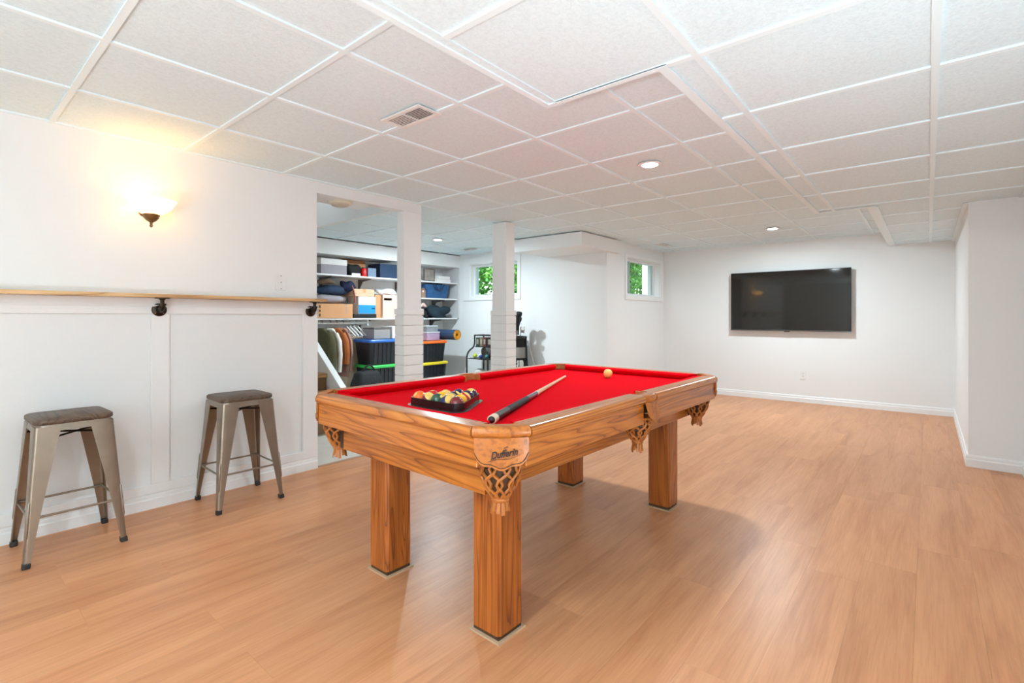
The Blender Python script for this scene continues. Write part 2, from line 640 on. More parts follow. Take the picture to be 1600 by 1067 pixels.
def grid(rects, gx, gy, z):
    xs0, xs1 = min(r[0] for r in rects), max(r[1] for r in rects)
    ys0, ys1 = min(r[2] for r in rects), max(r[3] for r in rects)
    X = [gx + G * k for k in range(-14, 14) if gx + G * (k + 1) > xs0 + 0.01 and gx + G * k < xs1 - 0.01]
    Y = [gy + G * k for k in range(-14, 14) if gy + G * (k + 1) > ys0 + 0.01 and gy + G * k < ys1 - 0.01]
    for x in X:
        for y in Y:
            if all(inside(rects, x + G * a, y + G * b) for a in (0.001, 0.5, 0.999) for b in (0.001, 0.5, 0.999)):
                link('ceiling_tile', full_tile, ceiling, loc=(x + G / 2, y + G / 2, z + 0.008))
                continue
            for a, b, c, d in rects:
                x0, x1, y0, y1 = max(x, a), min(x + G, b), max(y, c), min(y + G, d)
                if x1 - x0 > 0.012 and y1 - y0 > 0.012:
                    hx, hy = (x1 - x0) / 2, (y1 - y0) / 2
                    me = MB().box(-hx, hx, -hy, hy, 0, 0.014).mesh('ceiling_tile', TILE)
                    link('ceiling_tile', me, ceiling, loc=(x0 + hx, y0 + hy, z + 0.008))
    def segs(lines, vert):
        for p in lines:
            iv = sorted((r[2], r[3]) if vert else (r[0], r[1]) for r in rects if (r[0] - 1e-6 < p < r[1] + 1e-6 if vert else r[2] - 1e-6 < p < r[3] + 1e-6))
            out = []
            for s, e in iv:
                if out and s <= out[-1][1] + 0.03:
                    out[-1][1] = max(e, out[-1][1])
                else:
                    out.append([s, e])
            for s, e in out:
                m = MB()
                if vert:
                    m.box(p - 0.012, p + 0.012, s, e, z, z + 0.0085)
                else:
                    m.box(s, e, p - 0.012, p + 0.012, z + 0.0005, z + 0.0085)
                m.build('ceiling_tee', TEE, ceiling)
    segs([x for x in X if x > xs0 + 0.02] , True)
    segs([y for y in Y if y > ys0 + 0.02], False)

grid(MAIN, -1.726, 1.660, ZC)
grid(LOW, 0.0196, 1.660, ZL)
def cbox(name, mat, *b):
    return MB().box(*b).build(name, mat, ceiling)
# plain continuation behind the viewer
cbox('ceiling_field', TILE, XL, XB, YB, -0.7784, ZC + 0.008, ZC + 0.02)
cbox('ceiling_field', TILE, XB, XR2, YB, -0.7784, ZL + 0.008, ZL + 0.02)
# edges of the low part: filler strip, corner angles and upright faces
cbox('filler_strip', TILE, XB + 0.01, XB + 0.045, YB, 1.66, ZL + 0.004, ZL + 0.018)
cbox('edge_angle', TEE, XB - 0.012, XB + 0.012, YB, 1.672, ZL - 0.001, ZL + 0.004)
cbox('edge_angle', TEE, XB - 0.012, -0.69, 1.648, 1.672, ZL - 0.0015, ZL + 0.004)
cbox('edge_angle', TEE, -0.726, -0.69, 1.66, 4.83, ZL - 0.001, ZL + 0.004)
cbox('edge_angle', TEE, -0.726, -0.315, 4.795, 4.83, ZL - 0.0015, ZL + 0.004)
cbox('edge_angle', TEE, -0.37, -0.30, 4.82, YF, ZL - 0.001, ZL + 0.004)
cbox('edge_angle', TEE, XR1 - 0.03, XR1, YR, YF, ZL - 0.001, ZL + 0.004)
cbox('edge_angle', TEE, XR2 - 0.03, XR2, -0.77, YR, ZL - 0.001, ZL + 0.004)
cbox('soffit_face', WALL, XB - 0.010, XB + 0.01, YB, 1.67, ZL + 0.003, ZC + 0.1)
cbox('soffit_face', WALL, XB, -0.71, 1.652, 1.670, ZL + 0.003, ZC + 0.1)
cbox('soffit_face', WALL, -0.724, -0.706, 1.66, 4.828, ZL + 0.003, ZC + 0.1)
cbox('soffit_face', WALL, -0.72, -0.33, 4.81, 4.828, ZL + 0.003, ZC + 0.1)
cbox('soffit_face', WALL, -0.368, -0.35, 4.82, YF, ZL + 0.003, ZC + 0.1)
# wall angles where the main ceiling meets the walls
cbox('wall_angle', TEE, XL, XL + 0.02, -0.77, 2.925, ZC - 0.001, ZC + 0.008)
cbox('wall_angle', TEE, XW, -0.36, YF - 0.02, YF, ZC - 0.001, ZC + 0.008)
cbox('wall_angle', TEE, XW, XW + 0.02, 6.0, YF, ZC - 0.001, ZC + 0.008)
cbox('wall_angle', TEE, -5.95, -4.16, YW - 0.02, YW, ZC - 0.001, ZC + 0.008)

# ---- lamps of the place and two added fill lights
LENS = emit('led_lens', (1.0, 0.97, 0.92, 1), 14.0)
def downlight(x, y, z, label, power=DOWNLIGHT_W):
    t = thing('ceiling_light', label, 'light', (x, y, z), group='recessed ceiling lights')
    MB().lathe([(0.052, -0.004), (0.074, -0.005), (0.078, -0.002), (0.078, 0.0)], 32).build('trim_ring', WHITEP, t, smooth=40)
    MB().lathe([(0.0, -0.0062), (0.05, -0.0062), (0.053, -0.004)], 32).build('lens', LENS, t, smooth=40)
    ld = bpy.data.lights.new('downlight_lamp', 'AREA')
    ld.shape = 'DISK'
    ld.size = 0.12
    ld.energy = power
    ld.color = LAMP
    lo = bpy.data.objects.new('downlight_lamp', ld)
    COL.objects.link(lo)
    lo.parent = t
    lo.location = (0, 0, -0.012)
    return t
downlight(-1.425, 3.135, ZC, 'bright round recessed ceiling light above the far half of the pool table', DOWNLIGHT_W * 1.15)
downlight(-1.371, 6.296, ZC, 'small round recessed ceiling light nearest the television wall', DOWNLIGHT_W * 1.8)
downlight(-4.943, 4.374, ZC, 'small round recessed ceiling light in the storage alcove beyond the columns', DOWNLIGHT_W * 2.4)
downlight(-1.0, -0.35, ZL, 'added unseen recessed fill light behind the viewer on the left')  # unseen fixture added to brighten the near part of the room

downlight(-5.2, 2.4, 2.9, 'added unseen fill light high up in the stairwell behind the header', DOWNLIGHT_W * 0.12)  # no known lamp here, added to lift the dark stairwell

VENTD = plain('vent_dark', (0.12, 0.09, 0.07, 1), 0.8)
def vent(label, x, y, lx, ly, slats):
    t = thing('ceiling_vent', label, 'vent', (x, y, ZC))
    m = MB()
    f = 0.022
    m.box(-lx, lx, -ly, -ly + f, -0.006, 0).box(-lx, lx, ly - f, ly, -0.006, 0).box(-lx, -lx + f, -ly + f, ly - f, -0.006, 0).box(lx - f, lx, -ly + f, ly - f, -0.006, 0)
    m.build('frame', WHITEP, t, bevel=0.0015)
    MB().box(-lx + f, lx - f, -ly + f, ly - f, 0.0, 0.002).build('duct', VENTD, t)
    MB().box(-0.004, 0.004, -ly + f, ly - f, -0.005, 0.0).build('divider', WHITEP, t)
    for h, (a, b) in enumerate(((-lx + f, -0.004), (0.004, lx - f))):
        for i in range(slats):
            yy = -ly + f + (i + 0.5) * (2 * ly - 2 * f) / slats
            s = (ly - f) / slats * (0.9 if h == 0 else 0.55)
            tilt = 0.0015 if h == 0 else 0.001
            MB().hexa([(a, yy - s, -0.004 - tilt), (b, yy - s, -0.004 - tilt), (b, yy + s, -0.004 + tilt), (a, yy + s, -0.004 + tilt)],
                      [(a, yy - s, -0.003 - tilt), (b, yy - s, -0.003 - tilt), (b, yy + s, -0.003 + tilt), (a, yy + s, -0.003 + tilt)]).build('slat', WHITEP, t)
    return t
vent('white louvred ceiling vent above the bar stools side of the room', -2.02, 1.605, 0.15, 0.075, 8)
vent('slim white ceiling vent near the second window in the far corner', -2.86, 6.72, 0.05, 0.19, 3)
vent('slim white ceiling vent in front of the first window', -5.28, 5.32, 0.16, 0.05, 3)

t = thing('smoke_alarm', 'round cream fixture under the header beam of the opening', 'alarm', (-3.66, 2.19, 2.07))
MB().lathe([(0.095, 0), (0.1, -0.008), (0.092, -0.016), (0.075, -0.02)], 32).build('base', plain('cream_plastic', srgb(222, 212, 196), 0.45), t, smooth=40)
MB().lathe([(0.074, -0.018), (0.066, -0.032), (0.04, -0.04), (0.0, -0.042)], 32).build('cover', plain('cream_dark_plastic', srgb(196, 184, 166), 0.5), t, smooth=40)

# ---------------------------------------------------------------- windows
VINYL = plain('window_vinyl', (0.82, 0.83, 0.84, 1), 0.35)
ALU = plain('window_aluminium', (0.5, 0.52, 0.53, 1), 0.35, metal=0.6)
PANE = glass('window_glass', (0.93, 0.97, 0.95, 1))
def window(name, label, M, w, z0, z1, depth, mull, cw):
    """built in a local frame: x along the wall, y into the wall, origin at the left end of the opening"""
    r = bpy.data.objects.new(name, None)
    COL.objects.link(r)
    struct(r, label, 'window')
    r.matrix_world = M
    B = lambda nm, mat, *b, bev=0.002: MB().box(*b).build(nm, mat, r, bevel=bev)
    l, rr, t, b = cw
    B('casing', TRIMW, -l, 0, -0.018, 0, z0 - b, z1 + t)
    B('casing', TRIMW, w, w + rr, -0.018, 0, z0 - b, z1 + t)
    B('casing', TRIMW, 0, w, -0.018, 0, z1, z1 + t)
    B('casing', TRIMW, 0, w, -0.018, 0, z0 - b, z0)
    B('jamb', TRIMW, -0.002, 0.008, 0, depth, z0, z1)
    B('jamb', TRIMW, w - 0.008, w + 0.002, 0, depth, z0, z1)
    B('jamb', TRIMW, 0, w, 0, depth, z1 - 0.008, z1 + 0.002)
    B('sill', TRIMW, 0, w, 0, depth, z0 - 0.002, z0 + 0.01)
    fr = bpy.data.objects.new('window_frame', MB().box(0.008, 0.045, depth - 0.03, depth + 0.03, z0 + 0.01, z1 - 0.008).box(w - 0.045, w - 0.008, depth - 0.03, depth + 0.03, z0 + 0.01, z1 - 0.008)
                              .box(0.045, w - 0.045, depth - 0.03, depth + 0.03, z1 - 0.04, z1 - 0.008).box(0.045, w - 0.045, depth - 0.03, depth + 0.03, z0 + 0.01, z0 + 0.038).mesh('window_frame', VINYL))
    COL.objects.link(fr)
    fr.parent = r
    B('mullion', ALU, mull - 0.016, mull + 0.016, depth - 0.034, depth + 0.012, z0 + 0.038, z1 - 0.04)
    s = bpy.data.objects.new('sash', MB().box(mull + 0.016, mull + 0.03, depth - 0.02, depth + 0.0, z0 + 0.038, z1 - 0.04).box(w - 0.06, w - 0.045, depth - 0.02, depth, z0 + 0.038, z1 - 0.04).mesh('sash', ALU))
    COL.objects.link(s)
    s.parent = r
    MB().box(0.045, mull, depth + 0.004, depth + 0.008, z0 + 0.038, z1 - 0.04).build('pane', PANE, r)
    MB().box(mull, w - 0.045, depth - 0.012, depth - 0.008, z0 + 0.038, z1 - 0.04).build('pane', PANE, r)
    return r
window('window_1', 'white slider window behind the square column with green shrubs outside', Matrix.Translation((w1[0], YW, 0)), w1[1] - w1[0], w1[2], w1[3], 0.1, 0.58, (0.15, 0.06, 0.1, 0.06))
window('window_2', 'small white slider window near the far corner with green shrubs outside', Matrix.Translation((XW, w2[0], 0)) @ Matrix.Rotation(PI / 2, 4, 'Z'), w2[1] - w2[0], w2[2], w2[3], 0.12, 0.26, (0.05, 0.11, 0.035, 0.06))

# outside: ground, bank and leafy shrubs, each shrub its own thing
GRASS = plain('outdoor_ground', srgb(86, 104, 54), 0.9, var=0.3, bump=0.4, bscale=20)
mb = MB().box(-16, XW - 0.2, YW + 0.2, 18, 0.9, 1.15)
struct(mb.build('ground', GRASS), 'green ground outside the basement windows', 'ground')
LEAFM = []
for i, c in enumerate(((96, 168, 52), (128, 192, 70), (70, 140, 44), (168, 214, 96))):
    m = plain('leaf_%d' % i, srgb(*c), 0.5, var=0.25, vscale=3)
    P = m.node_tree.nodes['Principled BSDF']
    P.inputs['Transmission Weight'].default_value = 0.0
    LEAFM.append(m)
BARK = plain('bark', srgb(84, 66, 48), 0.9, bump=0.5, bscale=30)
def shrub(label, x, y, h, r, n, mi):
    t = thing('shrub', label, 'shrub', (x, y, 1.14), group='shrubs outside the basement windows')
    m = MB()
    for k in range(6):
        a = 2 * PI * k / 6
        m.tube([(0.04 * math.cos(a), 0.04 * math.sin(a), 0), (r * 0.3 * math.cos(a), r * 0.3 * math.sin(a), h * 0.5), (r * 0.55 * math.cos(a), r * 0.55 * math.sin(a), h * 0.85)], [0.03, 0.02, 0.008], 6)
    m.build('stem', BARK, t)
    v, f = [], []
    rng = random.Random(int(x * 100 + y * 7))
    for k in range(n):
        u, w_ = rng.uniform(0, 2 * PI), rng.uniform(-1, 1)
        q = rng.uniform(0.55, 1.0)
        s = math.sqrt(1 - w_ * w_)
        c = Vector((r * q * s * math.cos(u), r * q * s * math.sin(u), h * 0.55 + h * 0.5 * q * w_))
        d = Vector((rng.uniform(-1, 1), rng.uniform(-1, 1), rng.uniform(-0.8, 0.5))).normalized()
        e = d.cross(Vector((rng.uniform(-1, 1), rng.uniform(-1, 1), rng.uniform(-1, 1)))).normalized()
        L_, W_ = rng.uniform(0.06, 0.12), rng.uniform(0.025, 0.045)
        nn = d.cross(e) * 0.012
        o = len(v)
        v += [c, c + d * L_ * 0.5 + e * W_ + nn, c + d * L_, c + d * L_ * 0.5 - e * W_ + nn]
        f += [(o, o + 1, o + 2), (o, o + 2, o + 3)]
    me = bpy.data.meshes.new('foliage')
    me.from_pydata(v, [], f)
    me.materials.append(LEAFM[mi])
    me.materials.append(LEAFM[(mi + 1) % 4])
    for p in me.polygons:
        p.material_index = (p.index // 2) % 2
    o = link('foliage', me, t)
    o['kind'] = 'stuff'
for a in (('bright green leafy shrub seen through the left half of the first window', -7.75, 7.55, 1.9, 0.8, 4200, 0),
          ('tall light green shrub behind the first window beside the column', -6.05, 7.6, 2.2, 0.85, 4200, 1),
          ('deep green shrub right of the column seen through the first window', -4.3, 7.2, 2.0, 0.8, 3600, 2),
          ('leafy shrub seen through the left pane of the second window', -5.1, 9.15, 2.2, 0.85, 4200, 0),
          ('pale green shrub in the middle of the second window', -5.0, 11.1, 2.3, 0.9, 4200, 1),
          ('dark green shrub further back outside the second window', -6.85, 9.6, 2.5, 0.85, 4200, 2),
          ('broad green shrub at the back of the garden', -7.2, 11.8, 2.7, 1.1, 4200, 3)):
    shrub(*a)
mb = MB().box(-4.14, -4.06, 8.75, 8.83, 1.15, 3.6)
tag(mb.build('garden_post', TRIMW, bevel=0.01), 'white post standing outside the second window', 'post')

# ---------------------------------------------------------------- pool table
OL, OM, OD = srgb(198, 122, 46), srgb(180, 100, 32), srgb(124, 64, 22)
OAKX = oak('oak_grain_x', 0, OL, OM, OD, rings=17, cross=11, along=0.5)
OAKY = oak('oak_grain_y', 1, OL, OM, OD, rings=17, cross=11, along=0.5)
OAKZ = oak('oak_grain_z', 2, srgb(180, 102, 40), srgb(158, 82, 28), srgb(104, 52, 20), rings=19, cross=11, along=0.6)
OAKD = oak('oak_plain', 0, srgb(186, 110, 40), srgb(176, 100, 34), srgb(152, 82, 26), rings=5, rough=0.42, coat=0.12)
FELT = plain('red_felt', srgb(214, 4, 22), 1.0, bump=0.1, bscale=500, spec=0.04)
LEATH = plain('tan_leather', srgb(176, 104, 44), 0.5, var=0.25, vscale=30, bump=0.15, bscale=90)
LEATHD = plain('dark_leather', srgb(66, 44, 26), 0.6)
INK = plain('burnt_ink', srgb(40, 22, 18), 0.6)
PAD = plain('beige_pad', srgb(196, 164, 132), 0.8)

TX, TY, TR = -1.55, 2.085, math.radians(-0.8)
HX, HY, ZT = 0.615, 0.985, 0.793
CUT = 0.125                  # corner chamfer of the outline
RW, CW = 0.078, 0.045        # rail and cushion widths
ZBED = ZT - 0.036
table = thing('pool_table', 'golden oak pool table with bright red cloth and leather pockets', 'pool table', (TX, TY, 0), TR)

# bed with cloth
def oct_(hx, hy, c):
    return [(hx, -hy + c), (hx, hy - c), (hx - c, hy), (-hx + c, hy), (-hx, hy - c), (-hx, -hy + c), (-hx + c, -hy), (hx - c, -hy)]
MB().prism(oct_(HX - 0.06, HY - 0.06, 0.13), ZBED - 0.02, ZBED).build('playing_bed', FELT, table)
SL = plain('slate', srgb(70, 68, 66), 0.7)
MB().prism(oct_(HX - 0.05, HY - 0.05, 0.15), ZBED - 0.06, ZBED - 0.02).build('slate', SL, table)

# wooden rails with a rounded outer edge, cushions in front of them
def rail_prof(w, h, r=0.018, n=6):
    # (u, z): u = 0 inner edge, u = w outer edge
    p = [(0, -h), (0, 0), (w - r, 0)]
    p += [(w - r + r * math.sin(PI / 2 * i / n), -r + r * math.cos(PI / 2 * i / n)) for i in range(1, n + 1)]
    p += [(w, -h + 0.008), (w - 0.008, -h)]
    return p
def rail(p0, p1, inward, mat, cut0, cut1):
    """p0, p1: ends of the outer edge; cut: how much shorter the cushion nose is at each end"""
    p0, p1 = Vector((*p0, 0)), Vector((*p1, 0))
    d = (p1 - p0).normalized()
    n = Vector((*inward, 0))
    pr = rail_prof(RW, 0.036)
    m = MB()
    m.rings([[p + n * (RW - u) + Vector((0, 0, ZT + z)) for u, z in pr] for p in (p0, p1)])
    m.build('rail', mat, table, smooth=40)
    # cushion: triangular-nosed, ends mitred towards the pockets
    cp = [(0, 0.0), (0.0, -0.036), (0.024, -0.036), (0.047, -0.013), (0.047, -0.008), (0.042, -0.004)]
    m = MB()
    rings = []
    for p, s, c in ((p0, 1, cut0), (p1, -1, cut1)):
        rings.append([p + n * (RW + u) + d * s * (c[0] + (c[1] - c[0]) * u / 0.047) + Vector((0, 0, ZT + z)) for u, z in cp])
    m.rings(rings)
    m.build('cushion', FELT, table)

SPG = 0.058    # half gap of a side pocket
E_ = CUT + 0.012
cc = (0.0, 0.035)
cs = (0.0, 0.018)
rail((-HX + E_, -HY), (HX - E_, -HY), (0, 1), OAKX, cc, cc)
rail((HX - E_, HY), (-HX + E_, HY), (0, -1), OAKX, cc, cc)
rail((HX, -HY + E_), (HX, -SPG), (-1, 0), OAKY, cc, cs)
rail((HX, SPG), (HX, HY - E_), (-1, 0), OAKY, cs, cc)
rail((-HX, HY - E_), (-HX, SPG), (1, 0), OAKY, cc, cs)
rail((-HX, -SPG), (-HX, -HY + E_), (1, 0), OAKY, cs, cc)

# aprons under the rails
ZA0, ZA1 = 0.664, ZT - 0.036
def apron(poly, mat):
    MB().prism(poly, ZA0, ZA1).build('apron', mat, table, bevel=0.003)
i0, i1 = 0.016, 0.038
apron([(-HX + CUT, -HY + i0), (HX - CUT, -HY + i0), (HX - CUT, -HY + i1), (-HX + CUT, -HY + i1)], OAKX)
apron([(-HX + CUT, HY - i1), (HX - CUT, HY - i1), (HX - CUT, HY - i0), (-HX + CUT, HY - i0)], OAKX)
for sx in (-1, 1):
    for ya, yb in ((-HY + CUT, -0.045), (0.045, HY - CUT)):
        a, b = sx * (HX - i0), sx * (HX - i1)
        apron([(min(a, b), ya), (max(a, b), ya), (max(a, b), yb), (min(a, b), yb)], OAKY)
# cabinet beams
CX, CY, ZB = 0.445, 0.885, 0.546
for sy in (-1, 1):
    MB().box(-CX, CX, sy * CY, sy * (CY - 0.03), ZB, ZA0 + 0.03).build('cabinet_beam', OAKX, table, bevel=0.003)
for sx in (-1, 1):
    MB().box(sx * CX, sx * (CX - 0.03), -CY + 0.03, CY - 0.03, ZB, ZA0 + 0.03).build('cabinet_beam', OAKY, table, bevel=0.003)
MB().box(-CX + 0.03, CX - 0.03, -CY + 0.03, CY - 0.03, ZA0 + 0.01, ZBED - 0.06).build('frame_top', LEATHD, table)
MB().box(-CX - 0.004, -CX + 0.02, -CY - 0.002, -CY + 0.03, ZB + 0.004, ZA0).build('beam_end', LEATHD, table)
MB().box(CX - 0.02, CX + 0.002, CY - 0.03, CY + 0.004, ZB + 0.004, ZA0).build('beam_end', LEATHD, table)

# legs with their pads
for lx, ly in ((-1.865, 1.368), (-1.203, 1.352), (-1.222, 2.868), (-1.873, 2.855)):
    p = Matrix.Rotation(-TR, 4, 'Z') @ Vector((lx - TX, ly - TY, 0))
    h = 0.067
    lg = MB().prism([(h - 0.012, -h), (h, -h + 0.012), (h, h - 0.012), (h - 0.012, h), (-h + 0.012, h), (-h, h - 0.012), (-h, -h + 0.012), (-h + 0.012, -h)], 0.022, ZB + 0.02).build('leg', OAKZ, table, loc=(p.x, p.y, 0))
    MB().box(-h + 0.006, h - 0.006, -h + 0.006, h - 0.006, 0.006, 0.022).build('foot', LEATHD, lg)
    MB().box(-h - 0.006, h + 0.006, -h - 0.006, h + 0.006, 0.0, 0.006).build('foot_pad', PAD, lg)

# pockets: caps, shields, throats, laced nets with tassels
def pocket_net(parent, depth=0.115, r0=0.062, off=0.0):
    """lattice of leather straps hanging from the pocket, gathered into a tassel"""
    m = MB()
    n = 9
    prof = [(r0, 0.0), (r0 * 1.02, -depth * 0.25), (r0 * 0.93, -depth * 0.5), (r0 * 0.74, -depth * 0.75), (r0 * 0.42, -depth)]
    def R(t):
        k = min(int(t * 4), 3)
        f = t * 4 - k
        return prof[k][0] * (1 - f) + prof[k + 1][0] * f
    for sgn in (1, -1):
        for j in range(n):
            pts = []
            for i in range(11):
                t = i / 10
                # zigzag so that straps meet and part again: diamonds
                w = (PI / n) * math.sin(t * PI * 2.5) * 0.98
                a = 2 * PI * (j + (0.0 if sgn > 0 else 0.5)) / n + sgn * w * (1 if sgn > 0 else 1)
                r = R(t) + (0.0015 if sgn > 0 else -0.0015)
                pts.append((r * math.cos(a), r * math.sin(a), -depth * t))
            m.tube(pts, 0.0052, 5)
    net = m.build('net', LEATH, parent, smooth=60)
    MB().lathe([(r * 0.9, z) for r, z in prof], 18, cap=False).build('net_lining', LEATHD, parent, smooth=60)
    c = MB().lathe([(r0 * 0.4, -depth + 0.004), (r0 * 0.47, -depth - 0.004), (r0 * 0.45, -depth - 0.014), (r0 * 0.36, -depth - 0.018)], 16)
    c.build('gather', LEATH, parent, smooth=50)
    t = MB()
    for j in range(12):
        a = 2 * PI * j / 12
        b = a + 0.16
        q0, q1 = r0 * 0.4, r0 * 0.5
        z0, z1 = -depth - 0.014, -depth - 0.042 - 0.006 * (j % 3)
        pts = lambda q, z, k: [((q - k) * math.cos(a + e), (q - k) * math.sin(a + e), z) for e in (-0.2, 0.2)]
        A = pts(q0, z0, 0.003); A2 = pts(q0, z0, 0); B = pts(q1, z1, 0.003); B2 = pts(q1, z1, 0)
        t.hexa([B[0], B2[0], B2[1], B[1]], [A[0], A2[0], A2[1], A[1]])
    t.build('tassel', LEATH, parent)
    return net

def bulge(p0, p1, b, n=10):
    """points from p0 to p1 with an outward bulge b (to the right of travel)"""
    p0, p1 = Vector(p0), Vector(p1)
    d = p1 - p0
    nrm = Vector((d.y, -d.x)).normalized()
    return [p0 + d * (i / n) + nrm * b * (1 - (2 * i / n - 1) ** 2) for i in range(n + 1)]

def corner_pocket(k):
    """built for the corner (+x, -y), turned into place by quarter symmetry"""
    sx, sy = ((1, -1), (-1, -1), (1, 1), (-1, 1))[k]
    S = Matrix.Diagonal((sx, -sy, 1, 1))
    def bld(mb, nm, mat, par=table, **kw):
        return mb.xf(S).build(nm, mat, par, **kw)
    ep = E_ - 0.006
    A = (HX - ep, -HY)
    B = (HX, -HY + ep)
    out = bulge(A, B, 0.016)
    # cap: swept rail profile that follows the corner
    pr = rail_prof(0.05, 0.036, 0.017)
    ctr = Vector((HX - 0.16, -HY + 0.16))
    rings_ = []
    for p in out:
        nrm = (ctr - p).normalized()
        rings_.append([(p.x + nrm.x * (0.05 - u), p.y + nrm.y * (0.05 - u), ZT + z + 0.001) for u, z in pr])
    cap = bld(MB().rings(rings_), 'pocket_cap', OAKD, smooth=45)
    # inner leather lip round the pocket mouth
    pc = Vector((HX - 0.118, -HY + 0.118))
    m = MB()
    rr = []
    for i in range(13):
        a = math.radians(-45 - 84 + 14 * i)
        rr.append((pc.x + 0.062 * math.cos(a), pc.y + 0.062 * math.sin(a)))
    lip = []
    for x, y in rr:
        d = (Vector((x, y)) - pc).normalized()
        lip.append([(x, y, ZT - 0.003), (x + d.x * 0.012, y + d.y * 0.012, ZT - 0.003), (x + d.x * 0.012, y + d.y * 0.012, ZT - 0.05), (x, y, ZT - 0.05)])
    bld(MB().rings(lip), 'pocket_lip', LEATH)
    # shield hanging below the cap, scalloped lower edge, bowed like the cap
    out2 = bulge((HX - ep + 0.004, -HY + 0.006), (HX - 0.006, -HY + ep - 0.004), 0.012, 16)
    low = [0.052, 0.072, 0.082, 0.086, 0.086, 0.087, 0.092, 0.097, 0.099, 0.097, 0.092, 0.087, 0.086, 0.086, 0.082, 0.072, 0.052]
    m = MB()
    rs = []
    for p, l in zip(out2, low):
        nrm = (ctr - p).normalized() * 0.008
        zt, zb = ZT - 0.034, ZT - 0.036 - l
        rs.append([(p.x, p.y, zt), (p.x, p.y, zb), (p.x + nrm.x, p.y + nrm.y, zb), (p.x + nrm.x, p.y + nrm.y, zt)])
    sh = bld(MB().rings(rs), 'pocket_shield', OAKD, cap, smooth=60)
    rim = [(p.x + 0.0012, p.y - 0.0012, ZT - 0.036 - l + 0.008) for p, l in zip(out2, low)]
    bld(MB().tube(rim, 0.0011, 5), 'shield_groove', INK, cap)
    g = bld(MB().lathe([(0.058, -0.045), (0.062, -0.07), (0.062, -0.1)], 24, (pc.x, pc.y, ZT), cap=False), 'pocket_throat', LEATHD, smooth=60)
    bag = MB().lathe([(0.064, 0.0), (0.067, 0.004), (0.064, 0.008)], 20).build('pocket_bag', LEATH, table, loc=(sx * (pc.x - 0.004), -sy * (pc.y + 0.004), ZT - 0.112))
    pocket_net(bag, 0.13, 0.066)
    return sh
for k in range(4):
    corner_pocket(k)

# side pockets
for sx in (-1, 1):
    S = Matrix.Diagonal((sx, 1, 1, 1))
    out = bulge((HX - 0.004, -SPG + 0.002), (HX - 0.004, SPG - 0.002), 0.012)
    pr = rail_prof(0.045, 0.036, 0.017)
    rs = [[(p.x - (0.045 - u), p.y, ZT + z + 0.001) for u, z in pr] for p in out]
    cap = MB().rings(rs).xf(S).build('pocket_cap', OAKD, table, smooth=45)
    rr = []
    for i in range(15):
        a = math.radians(-105 + 15 * i)
        rr.append((HX - 0.092 + 0.052 * math.cos(a), 0.052 * math.sin(a)))
    lip = []
    for x, y in rr:
        d = (Vector((x, y)) - Vector((HX - 0.092, 0))).normalized()
        lip.append([(x, y, ZT - 0.003), (x + d.x * 0.012, y + d.y * 0.012, ZT - 0.003), (x + d.x * 0.012, y + d.y * 0.012, ZT - 0.05), (x, y, ZT - 0.05)])
    MB().rings(lip).xf(S).build('pocket_lip', LEATH, table)
    m = MB()
    prof = [(-0.05, 0.05), (-0.04, 0.062), (-0.028, 0.07), (-0.012, 0.084), (0, 0.09), (0.012, 0.084), (0.028, 0.07), (0.04, 0.062), (0.05, 0.05)]
    rs = []
    for y, l in prof:
        o0, o1 = HX + 0.004 - abs(y) * 0.12, HX + 0.022 - abs(y) * 0.12
        rs.append([(o0, y, ZT - 0.034), (o1, y, ZT - 0.036 - l), (o1 - 0.006, y, ZT - 0.036 - l), (o0 - 0.006, y, ZT - 0.034)])
    MB().rings(rs).xf(S).build('pocket_shield', OAKD, cap, smooth=60)
    bag = MB().lathe([(0.064, 0.0), (0.067, 0.004), (0.064, 0.008)], 20).build('pocket_bag', LEATH, table, loc=(sx * (HX - 0.07), 0, ZT - 0.112))
    pocket_net(bag, 0.1, 0.055)

# maker's script on the near corner shield
def text_obj(s, size, mat, parent, M, extr=0.0006, shear=0.25):
    cu = bpy.data.curves.new('lettering', 'FONT')
    cu.body = s
    cu.size = size
    cu.extrude = extr
    cu.shear = shear
    cu.align_x = 'CENTER'
    cu.align_y = 'CENTER'
    cu.offset = size * 0.022
    o = bpy.data.objects.new('lettering_source', cu)
    COL.objects.link(o)
    dg = bpy.context.evaluated_depsgraph_get()
    me = bpy.data.meshes.new_from_object(o.evaluated_get(dg))
    bpy.data.objects.remove(o)
    me.transform(M)
    me.materials.clear()
    me.materials.append(mat)
    return link('lettering', me, parent)
mid = Vector((HX - (E_ - 0.006) / 2 + 0.0085, -HY + (E_ - 0.006) / 2 - 0.0085))
ex = Vector((1, 1, 0)).normalized()
ez = Vector((1, -1, 0)).normalized()
ey = Vector((0, 0, 1))
rot = Matrix((ex, ey, ez)).transposed().to_4x4()
mk = Matrix.Translation((mid.x, mid.y, ZT - 0.082)) @ rot @ Matrix.Translation((0.006, 0, 0.0014)) @ Matrix.Rotation(math.radians(9), 4, 'Z') @ Matrix.Scale(0.82, 4, (1, 0, 0))
text_obj('Dufferin', 0.031, INK, table, mk, shear=0.45)
m = MB().tube([(-0.05, -0.021, 0), (-0.03, -0.014, 0), (0.02, -0.012, 0), (0.05, 0.0, 0)], [0.0005, 0.0009, 0.0007, 0.0004], 5)
m.tube([(0.0, 0.02, 0), (0.012, 0.026, 0), (0.014, 0.021, 0)], [0.0006, 0.0014, 0.0006], 5)
m.xf(Matrix.Translation((mid.x, mid.y, ZT - 0.085)) @ rot @ Matrix.Translation((0.006, 0, 0.0014))).build('flourish', INK, table)

